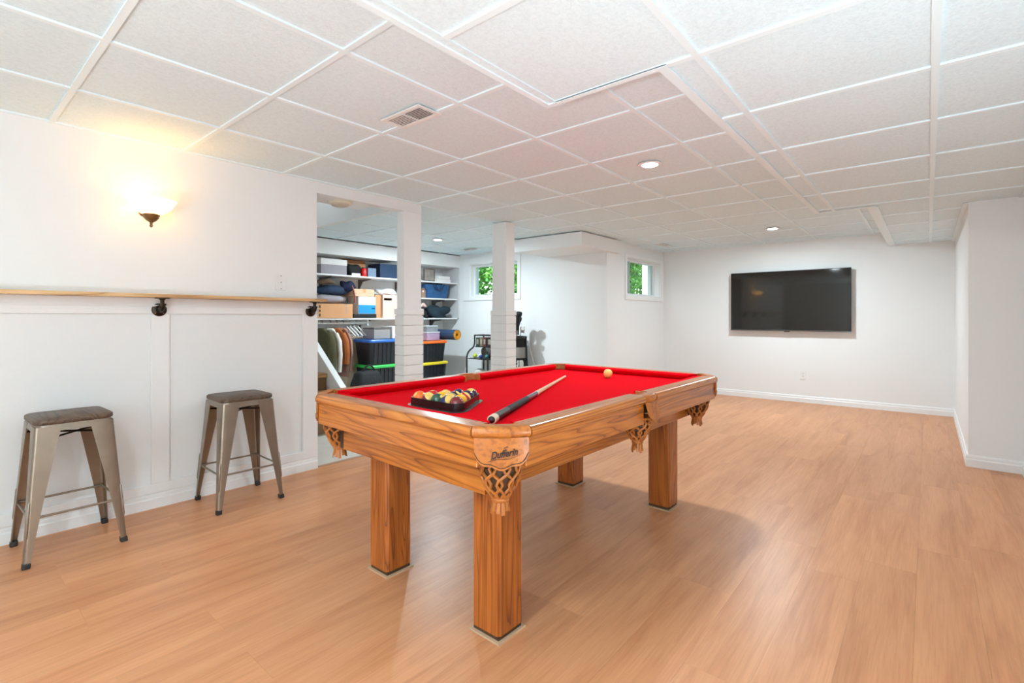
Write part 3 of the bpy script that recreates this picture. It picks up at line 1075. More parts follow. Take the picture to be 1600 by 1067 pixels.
# ---------------------------------------------------------------- balls, rack, cue
BZ = ZBED
rackT = thing('ball_rack', 'black plastic triangle tray holding the racked balls on the red cloth', 'ball rack', (-1.563, 1.447, BZ))
def tri(r_in, rc, n=6):
    """rounded triangle, base towards -y, inradius r_in, corner radius rc"""
    p = []
    R_ = (r_in - rc) * 2
    for k, a in enumerate((90, 210, 330)):
        c = (R_ * math.cos(math.radians(a)), R_ * math.sin(math.radians(a)))
        for i in range(n + 1):
            q = math.radians(a - 60 + 120 * i / n)
            p.append((c[0] + rc * math.cos(q), c[1] + rc * math.sin(q)))
    return p
D = 0.0572
rin = D * 4 / (2 * math.sqrt(3)) + D / 2 + 0.0015
rs = []
for r_, z in ((rin, 0.003), (rin, 0.034), (rin + 0.006, 0.034), (rin + 0.008, 0.004)):
    rs.append([(x, y, z) for x, y in tri(r_, 0.03 + r_ - rin)])
RACKM = plain('rack_plastic', (0.012, 0.008, 0.008, 1), 0.25)
MB().rings(rs, closed=True).build('wall', RACKM, rackT, smooth=40)
rs = [[(x, y, z) for x, y in tri(rin + e, 0.032 + e)] for e, z in ((0.0, 0.0), (0.022, 0.0), (0.022, 0.003), (0.0, 0.003))]
MB().rings(rs, closed=True).build('lip', plain('rack_lip', (0.05, 0.05, 0.05, 1), 0.15, coat=0.5), rackT)
MB().prism(tri(rin + 0.002, 0.032), 0.0, 0.0015).build('tray_floor', RACKM, rackT)

def ball_mat(name, col, stripe):
    m, nt, N, L, P = new_mat(name)
    tc = N.new('ShaderNodeTexCoord')
    sp = N.new('ShaderNodeSeparateXYZ')
    L.new(tc.outputs['Object'], sp.inputs[0])
    ivory = srgb(238, 196, 96)
    # number spot on both ends of the x axis, coloured band round z for striped balls
    ab = N.new('ShaderNodeMath'); ab.operation = 'ABSOLUTE'
    L.new(sp.outputs[0], ab.inputs[0])
    gt = N.new('ShaderNodeMath'); gt.operation = 'GREATER_THAN'; gt.inputs[1].default_value = 0.0262
    L.new(ab.outputs[0], gt.inputs[0])
    mx = N.new('ShaderNodeMix'); mx.data_type = 'RGBA'
    mx.inputs[7].default_value = ivory
    if stripe:
        az = N.new('ShaderNodeMath'); az.operation = 'ABSOLUTE'
        L.new(sp.outputs[2], az.inputs[0])
        gz = N.new('ShaderNodeMath'); gz.operation = 'GREATER_THAN'; gz.inputs[1].default_value = 0.015
        L.new(az.outputs[0], gz.inputs[0])
        m2 = N.new('ShaderNodeMix'); m2.data_type = 'RGBA'
        m2.inputs[6].default_value = col
        m2.inputs[7].default_value = ivory
        L.new(gz.outputs[0], m2.inputs[0])
        L.new(m2.outputs[2], mx.inputs[6])
    else:
        mx.inputs[6].default_value = col
    L.new(gt.outputs[0], mx.inputs[0])
    L.new(mx.outputs[2], P.inputs['Base Color'])
    P.inputs['Roughness'].default_value = 0.08
    P.inputs['Coat Weight'].default_value = 0.5
    return m
BC = {'yellow': srgb(240, 176, 24), 'blue': srgb(20, 30, 80), 'red': srgb(190, 16, 22), 'purple': srgb(46, 22, 60), 'orange': srgb(240, 110, 20),
      'green': srgb(14, 70, 44), 'maroon': srgb(110, 14, 18), 'black': srgb(14, 14, 18)}
balls = [  # rows from the near side of the tray to its tip: colour, striped, tilt
    [('orange', 0), ('maroon', 1), ('green', 0), ('blue', 1), ('maroon', 0)],
    [('red', 0), ('yellow', 1), ('green', 1), ('yellow', 0)],
    [('orange', 1), ('black', 0), ('red', 1)],
    [('blue', 0), ('purple', 0)],
    [('purple', 1)]]
order = ['leftmost', 'second from the left', 'middle', 'second from the right', 'rightmost']
rown = ['nearest row', 'second row', 'third row', 'fourth row', 'tip']
for r, rowb in enumerate(balls):
    for c, (cn, st) in enumerate(rowb):
        bx = -1.563 + (c - (len(rowb) - 1) / 2) * D
        by = 1.447 - rin + 0.0015 + D / 2 + r * D * math.sqrt(3) / 2
        if ('b', cn, st) not in MATS:
            MATS[('b', cn, st)] = ball_mat('ball_%s_%s' % (cn, 'stripe' if st else 'solid'), BC[cn], st)
        o = MB().sphere((0, 0, 0), D / 2, 24, 14).build('billiard_ball', MATS[('b', cn, st)], None, smooth=80, loc=(bx, by, BZ + 0.0015 + D / 2),
                                                        rot=(random.uniform(-0.9, 0.9), random.uniform(0.4, 2.6), random.uniform(0, 6)))
        where = 'at the tip of the triangle tray' if r == 4 else 'in the %s of the triangle tray' % rown[r]
        tag(o, ('%s and cream striped billiard ball %s' if st else '%s billiard ball %s') % (cn, where), 'ball', 'billiard balls in the tray')
o = MB().sphere((0, 0, 0), 0.028, 28, 16).build('cue_ball', plain('aged_ivory', srgb(244, 204, 116), 0.12, var=0.12, vscale=30, coat=0.5), None, smooth=80, loc=(-1.516, 2.731, BZ + 0.028))
tag(o, 'cream yellow cue ball alone near the far cushion', 'ball')

# cue lying on the cloth, butt to the viewer
b0, b1 = Vector((-1.171, 1.285, BZ + 0.0165)), Vector((-1.729, 2.576, BZ + 0.0075))
dv = b1 - b0
Lc = dv.length
cue = thing('pool_cue', 'pool cue with black wrapped butt lying diagonally on the red cloth', 'pool cue', b0)
cue.rotation_euler = dv.to_track_quat('Z', 'Y').to_euler()
def cr_(t):
    return 0.0160 - 0.0092 * t
def seg(nm, t0, t1, mat, d=0.0):
    MB().lathe([(cr_(t0) + d, t0 * Lc), (cr_(t1) + d, t1 * Lc)], 20).build(nm, mat, cue, smooth=40)
MAPLE = plain('maple_shaft', srgb(226, 186, 140), 0.3, var=0.08, vscale=20, coat=0.3)
CREAM = plain('cream_ring', srgb(232, 214, 190), 0.3)
MB().lathe([(0.0, -0.012), (0.008, -0.011), (0.012, -0.006), (0.0125, 0.0)], 20).build('bumper', BLACKP, cue, smooth=50)
seg('butt_ring', 0.0, 0.026, CREAM, 0.0006)
seg('butt_sleeve', 0.026, 0.13, BLACKP)
seg('wrap', 0.13, 0.34, plain('cue_wrap', (0.02, 0.019, 0.018, 1), 0.7, bump=0.3, bscale=300), 0.0003)
seg('forearm', 0.34, 0.46, plain('cue_forearm', srgb(60, 62, 78), 0.2, coat=0.6))
seg('joint_collar', 0.46, 0.475, CREAM)
seg('shaft', 0.475, 0.985, MAPLE)
seg('ferrule', 0.985, 0.997, CREAM)
seg('tip', 0.997, 1.0, plain('cue_tip', srgb(90, 110, 140), 0.8))

# ---------------------------------------------------------------- things on the walls
tv = thing('television', 'large black flat television mounted on the far white wall', 'television', (-1.452, YF, 0.948))
TW, TH = 0.716, 0.812
MB().box(-TW, TW, -0.085, -0.045, 0, TH).build('housing', BLACKP, tv, bevel=0.004)
SCR = plain('tv_screen', (0.006, 0.004, 0.002, 1), 0.06, spec=0.45, coat=0.25)
MB().box(-TW + 0.008, TW - 0.008, -0.0865, -0.084, 0.018, TH - 0.008).build('screen', SCR, tv)
MB().box(-TW, TW, -0.088, -0.083, 0, 0.014).build('bottom_trim', plain('tv_trim', (0.1, 0.1, 0.1, 1), 0.3, metal=0.7), tv)
MB().box(-0.035, 0.035, -0.089, -0.08, -0.008, 0.004).build('sensor', BLACKP, tv, bevel=0.001)
MB().box(-0.3, 0.3, -0.045, 0.0, 0.25, 0.6).build('wall_mount', BLACKP, tv)

t = thing('wall_outlet', 'white wall outlet low on the far wall under the television', 'outlet', (-1.275, YF, 0.305))
MB().box(-0.036, 0.036, -0.006, 0, 0, 0.115).build('plate', WHITEP, t, bevel=0.002)
for z in (0.03, 0.068):
    sk = MB().box(-0.017, 0.017, -0.008, -0.005, z, z + 0.026).build('socket', WHITEP, t, bevel=0.002)
    MB().box(-0.008, -0.005, -0.0085, -0.0075, z + 0.009, z + 0.019).box(0.005, 0.008, -0.0085, -0.0075, z + 0.009, z + 0.019).build('slot', BLACKP, sk)
t = thing('blank_plate', 'white wall plate with three screws above the end of the bar ledge', 'wall plate', (XL, 1.647, 1.324))
MB().box(0, 0.007, -0.037, 0.037, 0, 0.115).build('plate', WHITEP, t, bevel=0.002)
for z in (0.012, 0.057, 0.103):
    MB().lathe([(0.0045, 0.0065), (0.004, 0.0085), (0.0, 0.009)], 10, (0, 0, z), axis=0).build('screw', plain('screw_steel', (0.3, 0.3, 0.3, 1), 0.35, metal=0.9), t)

# bar ledge on pipe brackets
PINE = oak('pine_ledge', 1, srgb(222, 184, 136), srgb(208, 166, 116), srgb(178, 132, 84), rings=6, rough=0.4, coat=0.15)
ledge = thing('bar_ledge', 'long pale wood bar ledge on black pipe brackets above the stools', 'ledge', (XL, 0, 1.247))
MB().box(0.0105, 0.125, YB + 0.02, 1.935, 0, 0.021).build('board', PINE, ledge, bevel=0.003)
def bracket(y):
    b = bpy.data.objects.new('pipe_bracket', MB().lathe([(0.039, 0.010), (0.039, 0.016), (0.034, 0.02), (0.02, 0.024), (0.018, 0.034), (0.0, 0.034)], 24, (0, y, -0.07), axis=0).mesh('pipe_bracket', DARKM, 40))
    COL.objects.link(b)
    b.parent = ledge
    pts = [(0.03, y, -0.07)] + bezier((0.045, y, -0.07), (0.075, y, -0.07), (0.075, y, -0.04), 6)
    MB().tube(pts, 0.0155, 12).build('elbow', DARKM, b, smooth=50)
    MB().lathe([(0.019, -0.046), (0.0195, -0.04), (0.019, -0.034)], 16, (0.075, y, 0)).build('elbow_rim', DARKM, b, smooth=30)
    MB().lathe([(0.0105, -0.04), (0.0105, -0.014), (0.016, -0.01), (0.016, -0.006), (0.038, -0.005), (0.038, 0.0)], 24, (0.075, y, 0)).build('upright', DARKM, b, smooth=30)
    for a in (45, 135, 225, 315):
        q = math.radians(a)
        MB().lathe([(0.004, 0.019), (0.003, 0.022), (0, 0.0225)], 8, (0, y + 0.029 * math.cos(q), -0.07 + 0.029 * math.sin(q)), axis=0).build('screw', plain('screw_copper', srgb(170, 130, 100), 0.3, metal=0.9), b)
bracket(0.915)
bracket(1.862)
bracket(-0.04)
bracket(-1.0)

# wall sconce, lit
def sconce(label, loc, rz, color, watts, strength):
    t = thing('wall_sconce', label, 'wall lamp', loc, rz)
    BRZ = plain('bronze', srgb(120, 88, 52), 0.38, metal=0.6, var=0.2, vscale=30)
    SH = MATS.get(('shade', color))
    if SH is None:
        m, nt, N, L, P = new_mat('lit_glass_shade')
        P.inputs['Base Color'].default_value = (0.9, 0.85, 0.75, 1)
        P.inputs['Roughness'].default_value = 0.35
        P.inputs['Emission Color'].default_value = color + (1,)
        P.inputs['Emission Strength'].default_value = strength
        SH = MATS[('shade', color)] = m
    c = 0.125
    MB().lathe([(0.034, 0.0), (0.034, 0.008), (0.022, 0.016), (0.0, 0.018)], 24, (0, 0, 0.06), axis=0).build('back_plate', BRZ, t, smooth=40)
    MB().tube(bezier((0.01, 0, 0.06), (0.06, 0, 0.01), (c, 0, 0.012), 6), 0.008, 8).build('arm', BRZ, t, smooth=60)
    MB().lathe([(0.026, 0.024), (0.055, 0.038), (0.09, 0.064), (0.118, 0.106), (0.122, 0.106), (0.095, 0.062), (0.059, 0.034), (0.026, 0.02)], 36, (c, 0, 0)).build('shade', SH, t, smooth=70)
    MB().lathe([(0.0, -0.022), (0.008, -0.021), (0.024, -0.010), (0.036, 0.004), (0.043, 0.024), (0.040, 0.026), (0.0, 0.022)], 24, (c, 0, 0)).build('cup', BRZ, t, smooth=50)
    MB().lathe([(0.0, -0.05), (0.006, -0.046), (0.009, -0.038), (0.006, -0.031), (0.008, -0.026), (0.006, -0.02)], 16, (c, 0, 0)).build('finial', BRZ, t, smooth=60)
    MB().sphere((c, 0, 0.062), 0.022, 16, 10).build('bulb', emit('bulb_%d' % int(color[2] * 100), color + (1,), 20), t, smooth=80)
    ld = bpy.data.lights.new('sconce_lamp', 'POINT')
    ld.energy = watts
    ld.color = color
    ld.shadow_soft_size = 0.03
    lo = bpy.data.objects.new('sconce_lamp', ld)
    COL.objects.link(lo)
    lo.parent = t
    lo.location = (c, 0, 0.095)
    return t
sconce('lit wall sconce with glowing glass bowl and bronze cup above the bar ledge', (XL, 0.848, 1.695), 0, (1.0, 0.54, 0.17), SCONCE_W, 4.5)

# added unseen uplights that brighten the room like bounced flash
def fill_uplight(label, x, y, h, w):
    t = thing('added_fill_lamp', label, 'lamp', (x, y, 0))
    MB().lathe([(0.0, 0.0), (0.14, 0.0), (0.14, 0.012), (0.12, 0.022), (0.0, 0.026)], 32).build('base', DARKM, t, smooth=40)
    MB().lathe([(0.011, 0.02), (0.011, h - 0.06)], 16).build('pole', DARKM, t, smooth=60)
    MB().lathe([(0.02, h - 0.07), (0.09, h - 0.04), (0.15, h + 0.02), (0.153, h + 0.02), (0.094, h - 0.046), (0.02, h - 0.08)], 36).build('bowl', WHITEP, t, smooth=60)
    MB().lathe([(0.0, h - 0.02), (0.07, h - 0.02), (0.07, h - 0.015), (0.0, h - 0.015)], 24).build('lens', LENS, t)
    ld = bpy.data.lights.new('fill_light', 'AREA')
    ld.shape = 'DISK'
    ld.size = 0.2
    ld.energy = w
    ld.color = LAMP
    lo = bpy.data.objects.new('fill_light', ld)
    COL.objects.link(lo)
    lo.parent = t
    lo.location = (0, 0, h)
    lo.rotation_euler = (PI, 0, 0)
fill_uplight('added unseen uplight for fill behind the viewer', 0.05, -1.95, 0.32, FILL_W)
fill_uplight('added unseen fill uplight against the right wall beside the viewer', 0.36, 1.0, 0.3, FILL_W * 0.13)

# ---------------------------------------------------------------- bar stools
GUN = plain('gunmetal', srgb(150, 138, 124), 0.36, metal=0.85, var=0.18, vscale=14, bump=0.03, bscale=40)
ELM = oak('elm_seat', 0, srgb(98, 78, 62), srgb(84, 64, 50), srgb(58, 42, 32), rings=14, rough=0.5, coat=0.05, cross=9)
RUB = plain('black_rubber', (0.02, 0.018, 0.016, 1), 0.7)
def stool(label, loc, rz):
    t = thing('bar_stool', label, 'stool', loc, rz, 'metal bar stools along the wainscot wall')
    SH_, SZ = 0.15, 0.655
    F = 0.192
    def seatp(h, r): return rrect(h, h, r, 6)
    seat = MB()
    seat.rings([[(x, y, z) for x, y in seatp(h, 0.045)] for h, z in ((SH_ - 0.004, SZ - 0.026), (SH_, SZ - 0.022), (SH_, SZ - 0.006), (SH_ - 0.006, SZ))])
    seat.build('seat', ELM, t, smooth=50)
    # pressed metal skirt under the seat
    rs = []
    for h, z in ((SH_ - 0.008, SZ - 0.026), (SH_ - 0.002, SZ - 0.058), (SH_ - 0.005, SZ - 0.058), (SH_ - 0.012, SZ - 0.028)):
        rs.append([(x, y, z) for x, y in seatp(h, 0.045)])
    MB().rings(rs, closed=True).build('skirt', GUN, t, smooth=40)
    hx = SH_ - 0.004
    for sx in (-1, 1):
        for sy in (-1, 1):
            # each leg: a folded sheet, L section with rounded corner, wide at the top and narrow at the foot
            secs = []
            for k in range(9):
                u = k / 8
                z = (SZ - 0.034) * (1 - u) + 0.022 * u
                c = hx * (1 - u) + (F - 0.002) * u
                w = 0.068 * (1 - u) ** 1.15 + 0.026
                th = 0.004
                r = 0.014
                path = [(-w, 0)] + [(-r + r * math.sin(a), -r + r * math.cos(a)) for a in [PI / 2 * i / 4 for i in range(5)]] + [(0, -w)]
                inner = [(-w, -th)] + [(-r + (r - th) * math.sin(a), -r + (r - th) * math.cos(a)) for a in [PI / 2 * i / 4 for i in range(5)]] + [(-th, -w)]
                ring = path + inner[::-1]
                secs.append([(sx * (c + x), sy * (c + y), z) for x, y in ring])
            lg = MB().rings(secs).build('leg', GUN, t, smooth=40)
            # stiffening rib pressed into the outer corner
            u0, u1 = 0.55, 0.82
            pts = []
            for u in (u0, u0 + 0.02, u1 - 0.02, u1):
                z = (SZ - 0.034) * (1 - u) + 0.022 * u
                c = hx * (1 - u) + (F - 0.002) * u
                pts.append((sx * (c - 0.0035), sy * (c - 0.0035), z))
            MB().tube(pts, [0.002, 0.0055, 0.0055, 0.002], 8).build('rib', GUN, lg, smooth=60)
            MB().hexa([(sx * (F - 0.028), sy * (F - 0.028), 0), (sx * (F + 0.001), sy * (F - 0.028), 0), (sx * (F + 0.001), sy * (F + 0.001), 0), (sx * (F - 0.028), sy * (F + 0.001), 0)],
                      [(sx * (F - 0.03), sy * (F - 0.03), 0.026), (sx * (F - 0.001), sy * (F - 0.03), 0.026), (sx * (F - 0.001), sy * (F - 0.001), 0.026), (sx * (F - 0.03), sy * (F - 0.001), 0.026)]).build('foot_cap', RUB, lg, bevel=0.004)
    # foot rails and the cross brace under the seat
    zr = 0.215
    u = 1 - (zr - 0.03) / (SZ - 0.064)
    c = hx * (1 - u) + F * u - 0.012
    for a, b in (((-c, -c), (c, -c)), ((c, -c), (c, c)), ((c, c), (-c, c)), ((-c, c), (-c, -c))):
        A, B = Vector((*a, zr)), Vector((*b, zr))
        d = (B - A).normalized()
        MB().tube([A, A + d * 0.03, A + d * 0.045, B - d * 0.045, B - d * 0.03, B], [0.008, 0.008, 0.0055, 0.0055, 0.008, 0.008], 8).build('foot_rail', GUN, t, smooth=50)
    z = SZ - 0.09
    k = hx - 0.006
    MB().tube([(-k, -k, z), (k, k, z)], 0.005, 8).build('brace', DARKM, t, smooth=60)
    MB().tube([(-k, k, z - 0.01), (k, -k, z - 0.01)], 0.005, 8).build('brace', DARKM, t, smooth=60)
    return t
stool('metal bar stool with dark wood seat nearest the left edge', (-3.292, 0.478, 0), math.radians(1.5))
stool('metal bar stool with dark wood seat beside the pool table end', (-3.292, 1.28, 0), math.radians(-1))

# ---------------------------------------------------------------- storage alcove: shelves, bins, coats, stairs
SHW = plain('shelf_white', (0.82, 0.82, 0.82, 1), 0.4)
KRAFT = plain('kraft_card', srgb(206, 150, 104), 0.75, var=0.08, vscale=5)
KRAFT2 = plain('light_card', srgb(216, 178, 146), 0.75, var=0.08, vscale=5)
CARDP = plain('pinkish_card', srgb(222, 190, 172), 0.75, var=0.05)
PAPERW = plain('white_card', srgb(232, 228, 226), 0.6)
NAVY = plain('navy_fabric', srgb(36, 58, 86), 0.8, var=0.3, vscale=12, bump=0.3, bscale=40)
DENIM = plain('blue_canvas', srgb(38, 82, 128), 0.75, var=0.35, vscale=10, bump=0.3, bscale=30)
TEALC = plain('dark_teal_cloth', srgb(22, 44, 56), 0.85, var=0.45, vscale=14, bump=0.4, bscale=30)
GREYF = plain('grey_fabric', srgb(160, 154, 160), 0.85, var=0.12, vscale=10, bump=0.2, bscale=60)
BLACKF = plain('black_fabric', srgb(22, 22, 26), 0.8, var=0.3, vscale=10, bump=0.3, bscale=40)
OLIVE = plain('olive_cloth', srgb(74, 70, 42), 0.85, var=0.2, vscale=9, bump=0.3, bscale=30)
RUST = plain('rust_cloth', srgb(168, 92, 44), 0.85, var=0.2, vscale=9, bump=0.3, bscale=30)
CREAMC = plain('cream_cloth', srgb(224, 216, 206), 0.85, var=0.08, bump=0.2, bscale=30)
BROWNC = plain('brown_cloth', srgb(104, 84, 64), 0.85, var=0.25, bump=0.3, bscale=30)
PINKC = plain('dusty_pink_cloth', srgb(172, 130, 116), 0.85, var=0.2, bump=0.2, bscale=30)
TOTE = plain('tote_black', srgb(34, 36, 42), 0.38, bump=0.03)
STEEL = plain('bracket_grey', srgb(128, 124, 126), 0.45, metal=0.5)

def shelf(label, z, y0, y1, braces):
    t = thing('wall_shelf', label, 'shelf', (XS, 0, z))
    MB().box(0.001, 0.375, y0, y1, -0.02, 0).build('board', SHW, t, bevel=0.002)
    for y in braces:
        m = MB()
        m.box(0.0, 0.008, y - 0.014, y + 0.014, -0.26, -0.02)
        m.prism([(-0.022, 0.008), (-0.022, 0.30), (-0.034, 0.30), (-0.055, 0.10), (-0.14, 0.03), (-0.2, 0.008)], y - 0.006, y + 0.006, axis=1)
        m.build('bracket', STEEL, t)
    return t
ZS1, ZS2, ZS3 = 1.70, 1.437, 1.121
shelf('white top storage shelf with bins and boxes along the alcove wall', ZS1, 2.96, 5.715, (3.5, 4.1, 4.75, 5.45))
shelf('short white middle shelf behind the end column holding the blue tote bag', ZS2, 4.78, 5.715, (5.0, 5.5))
shelf('white lower storage shelf above the hanging rail and totes', ZS3, 2.96, 5.715, (3.25, 4.1, 4.9, 5.45))
SIDE_SHADE = plain('side_panel_bulkhead_shade', (0.62, 0.62, 0.63, 1), 0.6)  # grey stands for the shade under the bulkhead, put into the panel colour
tag(MB().box(XS, -5.955, 5.718, YW - 0.001, ZS3 - 0.005, 1.954).build('shelf_side_panel', SIDE_SHADE, bevel=0.002), 'side panel with bulkhead shade in its grey, closing the right end of the storage shelves', 'panel')

def lump(name, label, cat, c, s, mat, seed, n=20, m=12, amp=0.12, p=2.6, group=None, rz=0.0):
    """soft folded cloth: superellipsoid with a flat base and wandering creases"""
    rng = random.Random(seed)
    ph = [(rng.uniform(1.5, 5), rng.uniform(1.5, 5), rng.uniform(0, 6)) for _ in range(5)]
    rs = []
    sp = lambda v: math.copysign(abs(v) ** (2 / p), v)
    for i in range(m + 1):
        a = -PI / 2 + PI * i / m
        ring = []
        for j in range(n):
            b = 2 * PI * j / n
            x, y, z = sp(math.cos(a)) * sp(math.cos(b)), sp(math.cos(a)) * sp(math.sin(b)), sp(math.sin(a))
            d = 1 + amp * sum(math.sin(f * x * 1.3 + g * y + h + 2 * z) for f, g, h in ph) / 3
            ring.append((x * s[0] * d, y * s[1] * d, max(-1, z * d) * s[2] + s[2]))
        rs.append(ring)
    o = MB().rings(rs).build(name, mat, None, smooth=70, loc=c, rot=(0, 0, rz))
    return tag(o, label, cat, group)

def carton(name, label, cat, y0, y1, z0, h, mat, xf=-6.0, depth=0.3, lid=None, tape=None, extra=None):
    t = thing(name, label, cat, (xf - depth / 2, (y0 + y1) / 2, z0))
    w = (y1 - y0) / 2
    MB().box(-depth / 2, depth / 2, -w, w, 0, h).build('box', mat, t, bevel=0.003)
    if lid:
        MB().box(-depth / 2 - 0.004, depth / 2 + 0.004, -w - 0.004, w + 0.004, h - lid[1], h + 0.002).build('lid', lid[0], t, bevel=0.003)
    if tape:
        MB().box(-depth / 2 - 0.001, depth / 2 + 0.001, -0.02, 0.02, h - 0.05, h + 0.001).build('tape', tape, t)
    for e in (extra or []):
        yy0, yy1, zz0, zz1, mm = e
        MB().box(depth / 2 - 0.001, depth / 2 + 0.0012, yy0, yy1, zz0, zz1).build('printed_label', mm, t)
    return t
LBLW, LBLK, LBLB = plain('label_white', (0.8, 0.8, 0.8, 1), 0.6), plain('label_dark', srgb(60, 48, 44), 0.7), plain('carton_blue', srgb(24, 140, 206), 0.5)

# top shelf
carton('storage_bin', 'grey fabric storage bin with white top band on the top shelf', 'bin', 3.32, 3.69, ZS1, 0.2, GREYF, lid=(PAPERW, 0.075))
lump('backpack', 'black bag beside the grey fabric bin on the top shelf', 'bag', (-6.13, 3.83, ZS1), (0.12, 0.115, 0.085), BLACKF, 3, p=3)
carton('small_box', 'tiny white box lying in front of the black bag on the top shelf', 'box', 3.76, 3.89, ZS1, 0.035, PAPERW, xf=-5.985, depth=0.025)
carton('carton', 'tan cardboard box high behind the black bag on the top shelf', 'box', 3.80, 4.15, ZS1, 0.245, KRAFT, xf=-6.26, depth=0.07)
t = thing('canister', 'red canister on the top shelf', 'canister', (-6.03, 3.97, ZS1))
MB().lathe([(0.0, 0), (0.04, 0), (0.042, 0.006), (0.042, 0.105), (0.034, 0.115), (0.0, 0.116)], 24).build('body', plain('red_enamel', srgb(206, 26, 22), 0.35), t, smooth=40)
MB().lathe([(0.03, 0.114), (0.03, 0.128), (0.0, 0.13)], 20).build('cap', BLACKP, t, smooth=40)
carton('gadget_box', 'slate blue box beside the red canister on the top shelf', 'box', 4.022, 4.155, ZS1, 0.125, plain('slate_blue_card', srgb(112, 132, 156), 0.6), depth=0.12)
carton('storage_cube', 'navy fabric storage cube at the right end of the left shelf run', 'bin', 4.22, 4.56, ZS1, 0.205, NAVY)
t = thing('picture_frame', 'small picture frame with grey patterned print on the top shelf behind the end column', 'picture', (-6.06, 5.185, ZS1))
MB().box(-0.012, 0.0, -0.105, 0.105, 0.0, 0.2).build('backing', plain('print_grey', srgb(150, 142, 134), 0.7, var=0.5, vscale=16), t)
for b in ((-0.112, -0.095, 0, 0.207), (0.095, 0.112, 0, 0.207), (-0.095, 0.095, 0, 0.016), (-0.095, 0.095, 0.19, 0.207)):
    MB().box(-0.014, 0.006, *b).build('frame', plain('frame_taupe', srgb(104, 92, 84), 0.5), t)
carton('white_box', 'flat white box at the bottom of the pair on the top shelf right end', 'box', 5.29, 5.585, ZS1, 0.05, PAPERW, depth=0.2)
carton('white_box', 'smaller white box lying on the flat white box on the top shelf', 'box', 5.33, 5.57, ZS1 + 0.053, 0.045, PAPERW, depth=0.18)

# middle level
carton('carton', 'brown cardboard box with dark print at the left of the lower shelf', 'box', 3.262, 3.757, ZS3, 0.19, KRAFT, xf=-5.965, depth=0.24,
       extra=[(-0.235, -0.215, 0.02, 0.06, LBLK), (-0.235, -0.215, 0.08, 0.11, LBLK), (-0.235, -0.215, 0.13, 0.17, LBLK), (0.15, 0.16, 0.06, 0.19, GREYF)])
lump('folded_clothes', 'grey folded clothes behind the brown cardboard box', 'clothes', (-6.2, 3.52, ZS3 + 0.195), (0.12, 0.25, 0.06), GREYF, 5, group='clothes heaped on the lower shelf')
lump('jacket', 'navy jacket heaped on the grey folded clothes', 'clothes', (-6.19, 3.60, ZS3 + 0.316), (0.13, 0.24, 0.065), NAVY, 8, group='clothes heaped on the lower shelf')
lump('jacket', 'dark blue jacket bunched at the right of the clothes heap', 'clothes', (-6.13, 3.79, ZS3 + 0.36), (0.1, 0.11, 0.075), plain('dark_blue_cloth', srgb(24, 32, 66), 0.85, var=0.4, bump=0.3, bscale=30), 12, group='clothes heaped on the lower shelf', amp=0.2)
lump('cap', 'brown cloth cap on top of the navy jacket', 'cap', (-6.12, 3.45, ZS3 + 0.45), (0.1, 0.1, 0.035), BROWNC, 14, group='clothes heaped on the lower shelf')
m = MB()
m.tube(bezier((-5.99, 3.76, ZS3 + 0.44), (-5.955, 3.80, ZS3 + 0.33), (-5.97, 3.785, ZS3 + 0.2), 8), 0.012, 6)
tag(m.build('strap', plain('rust_webbing', srgb(150, 84, 70), 0.8), smooth=60), 'rusty webbing strap hanging down from the clothes heap', 'strap')
t = carton('shoe_box', 'blue and white shoe box on the lower shelf', 'box', 3.868, 4.146, ZS3 + 0.06, 0.24, PAPERW, depth=0.26, extra=[(-0.137, 0.137, 0.004, 0.125, LBLB), (0.07, 0.13, 0.07, 0.082, LBLW)])
carton('flat_tray', 'dark flat tray under the blue and white shoe box', 'tray', 3.80, 4.16, ZS3, 0.058, BLACKP, depth=0.3)
carton('carton', 'flat tan cardboard box resting on the shoe box', 'box', 3.80, 4.125, ZS3 + 0.303, 0.1, KRAFT2, depth=0.28, tape=KRAFT)
carton('carton', 'tall pale pink cardboard box with dark label at the end of the lower shelf run', 'box', 4.25, 4.56, ZS3, 0.335, CARDP, xf=-5.975, depth=0.3, extra=[(-0.14, 0.0, 0.255, 0.29, LBLK), (-0.13, -0.01, 0.262, 0.283, LBLW)])
carton('carton', 'brown cardboard box tucked behind the shoe box', 'box', 4.15, 4.245, ZS3, 0.33, KRAFT, xf=-6.02, depth=0.2)
lump('plastic_bag', 'crumpled white plastic bag on the tall cardboard box', 'bag', (-6.13, 4.4, ZS3 + 0.338), (0.1, 0.14, 0.045), plain('plastic_film', srgb(226, 224, 228), 0.25), 21, amp=0.3, n=26, m=14)

t = thing('tote_bag', 'blue canvas tote bag with rope handles on the middle shelf', 'bag', (-6.13, 5.34, ZS2))
rs = []
for h_, w_, d_ in ((0.008, 0.2, 0.1), (0.1, 0.225, 0.11), (0.185, 0.24, 0.115), (0.225, 0.243, 0.112), (0.22, 0.23, 0.10), (0.12, 0.21, 0.095)):
    rs.append([(x + 0.006 * math.sin(9 * y), y, h_ + 0.008 * math.sin(12 * y + 1)) for x, y in rrect(d_, w_, 0.04, 5)])
MB().rings(rs).build('body', DENIM, t, smooth=60)
for s in (-1, 1):
    MB().tube(bezier((0.118, s * 0.03 - 0.09, 0.22), (0.14, 0.0, 0.02), (0.118, s * 0.03 + 0.09, 0.22), 10), 0.008, 6).build('handle', NAVY, t, smooth=60)
t = thing('jar', 'small brownish jar beside the blue tote bag', 'jar', (-6.06, 5.055, ZS2))
MB().lathe([(0.0, 0), (0.042, 0), (0.045, 0.01), (0.045, 0.11), (0.035, 0.13), (0.0, 0.13)], 20).build('body', plain('amber_jar', srgb(150, 122, 104), 0.2), t, smooth=40)
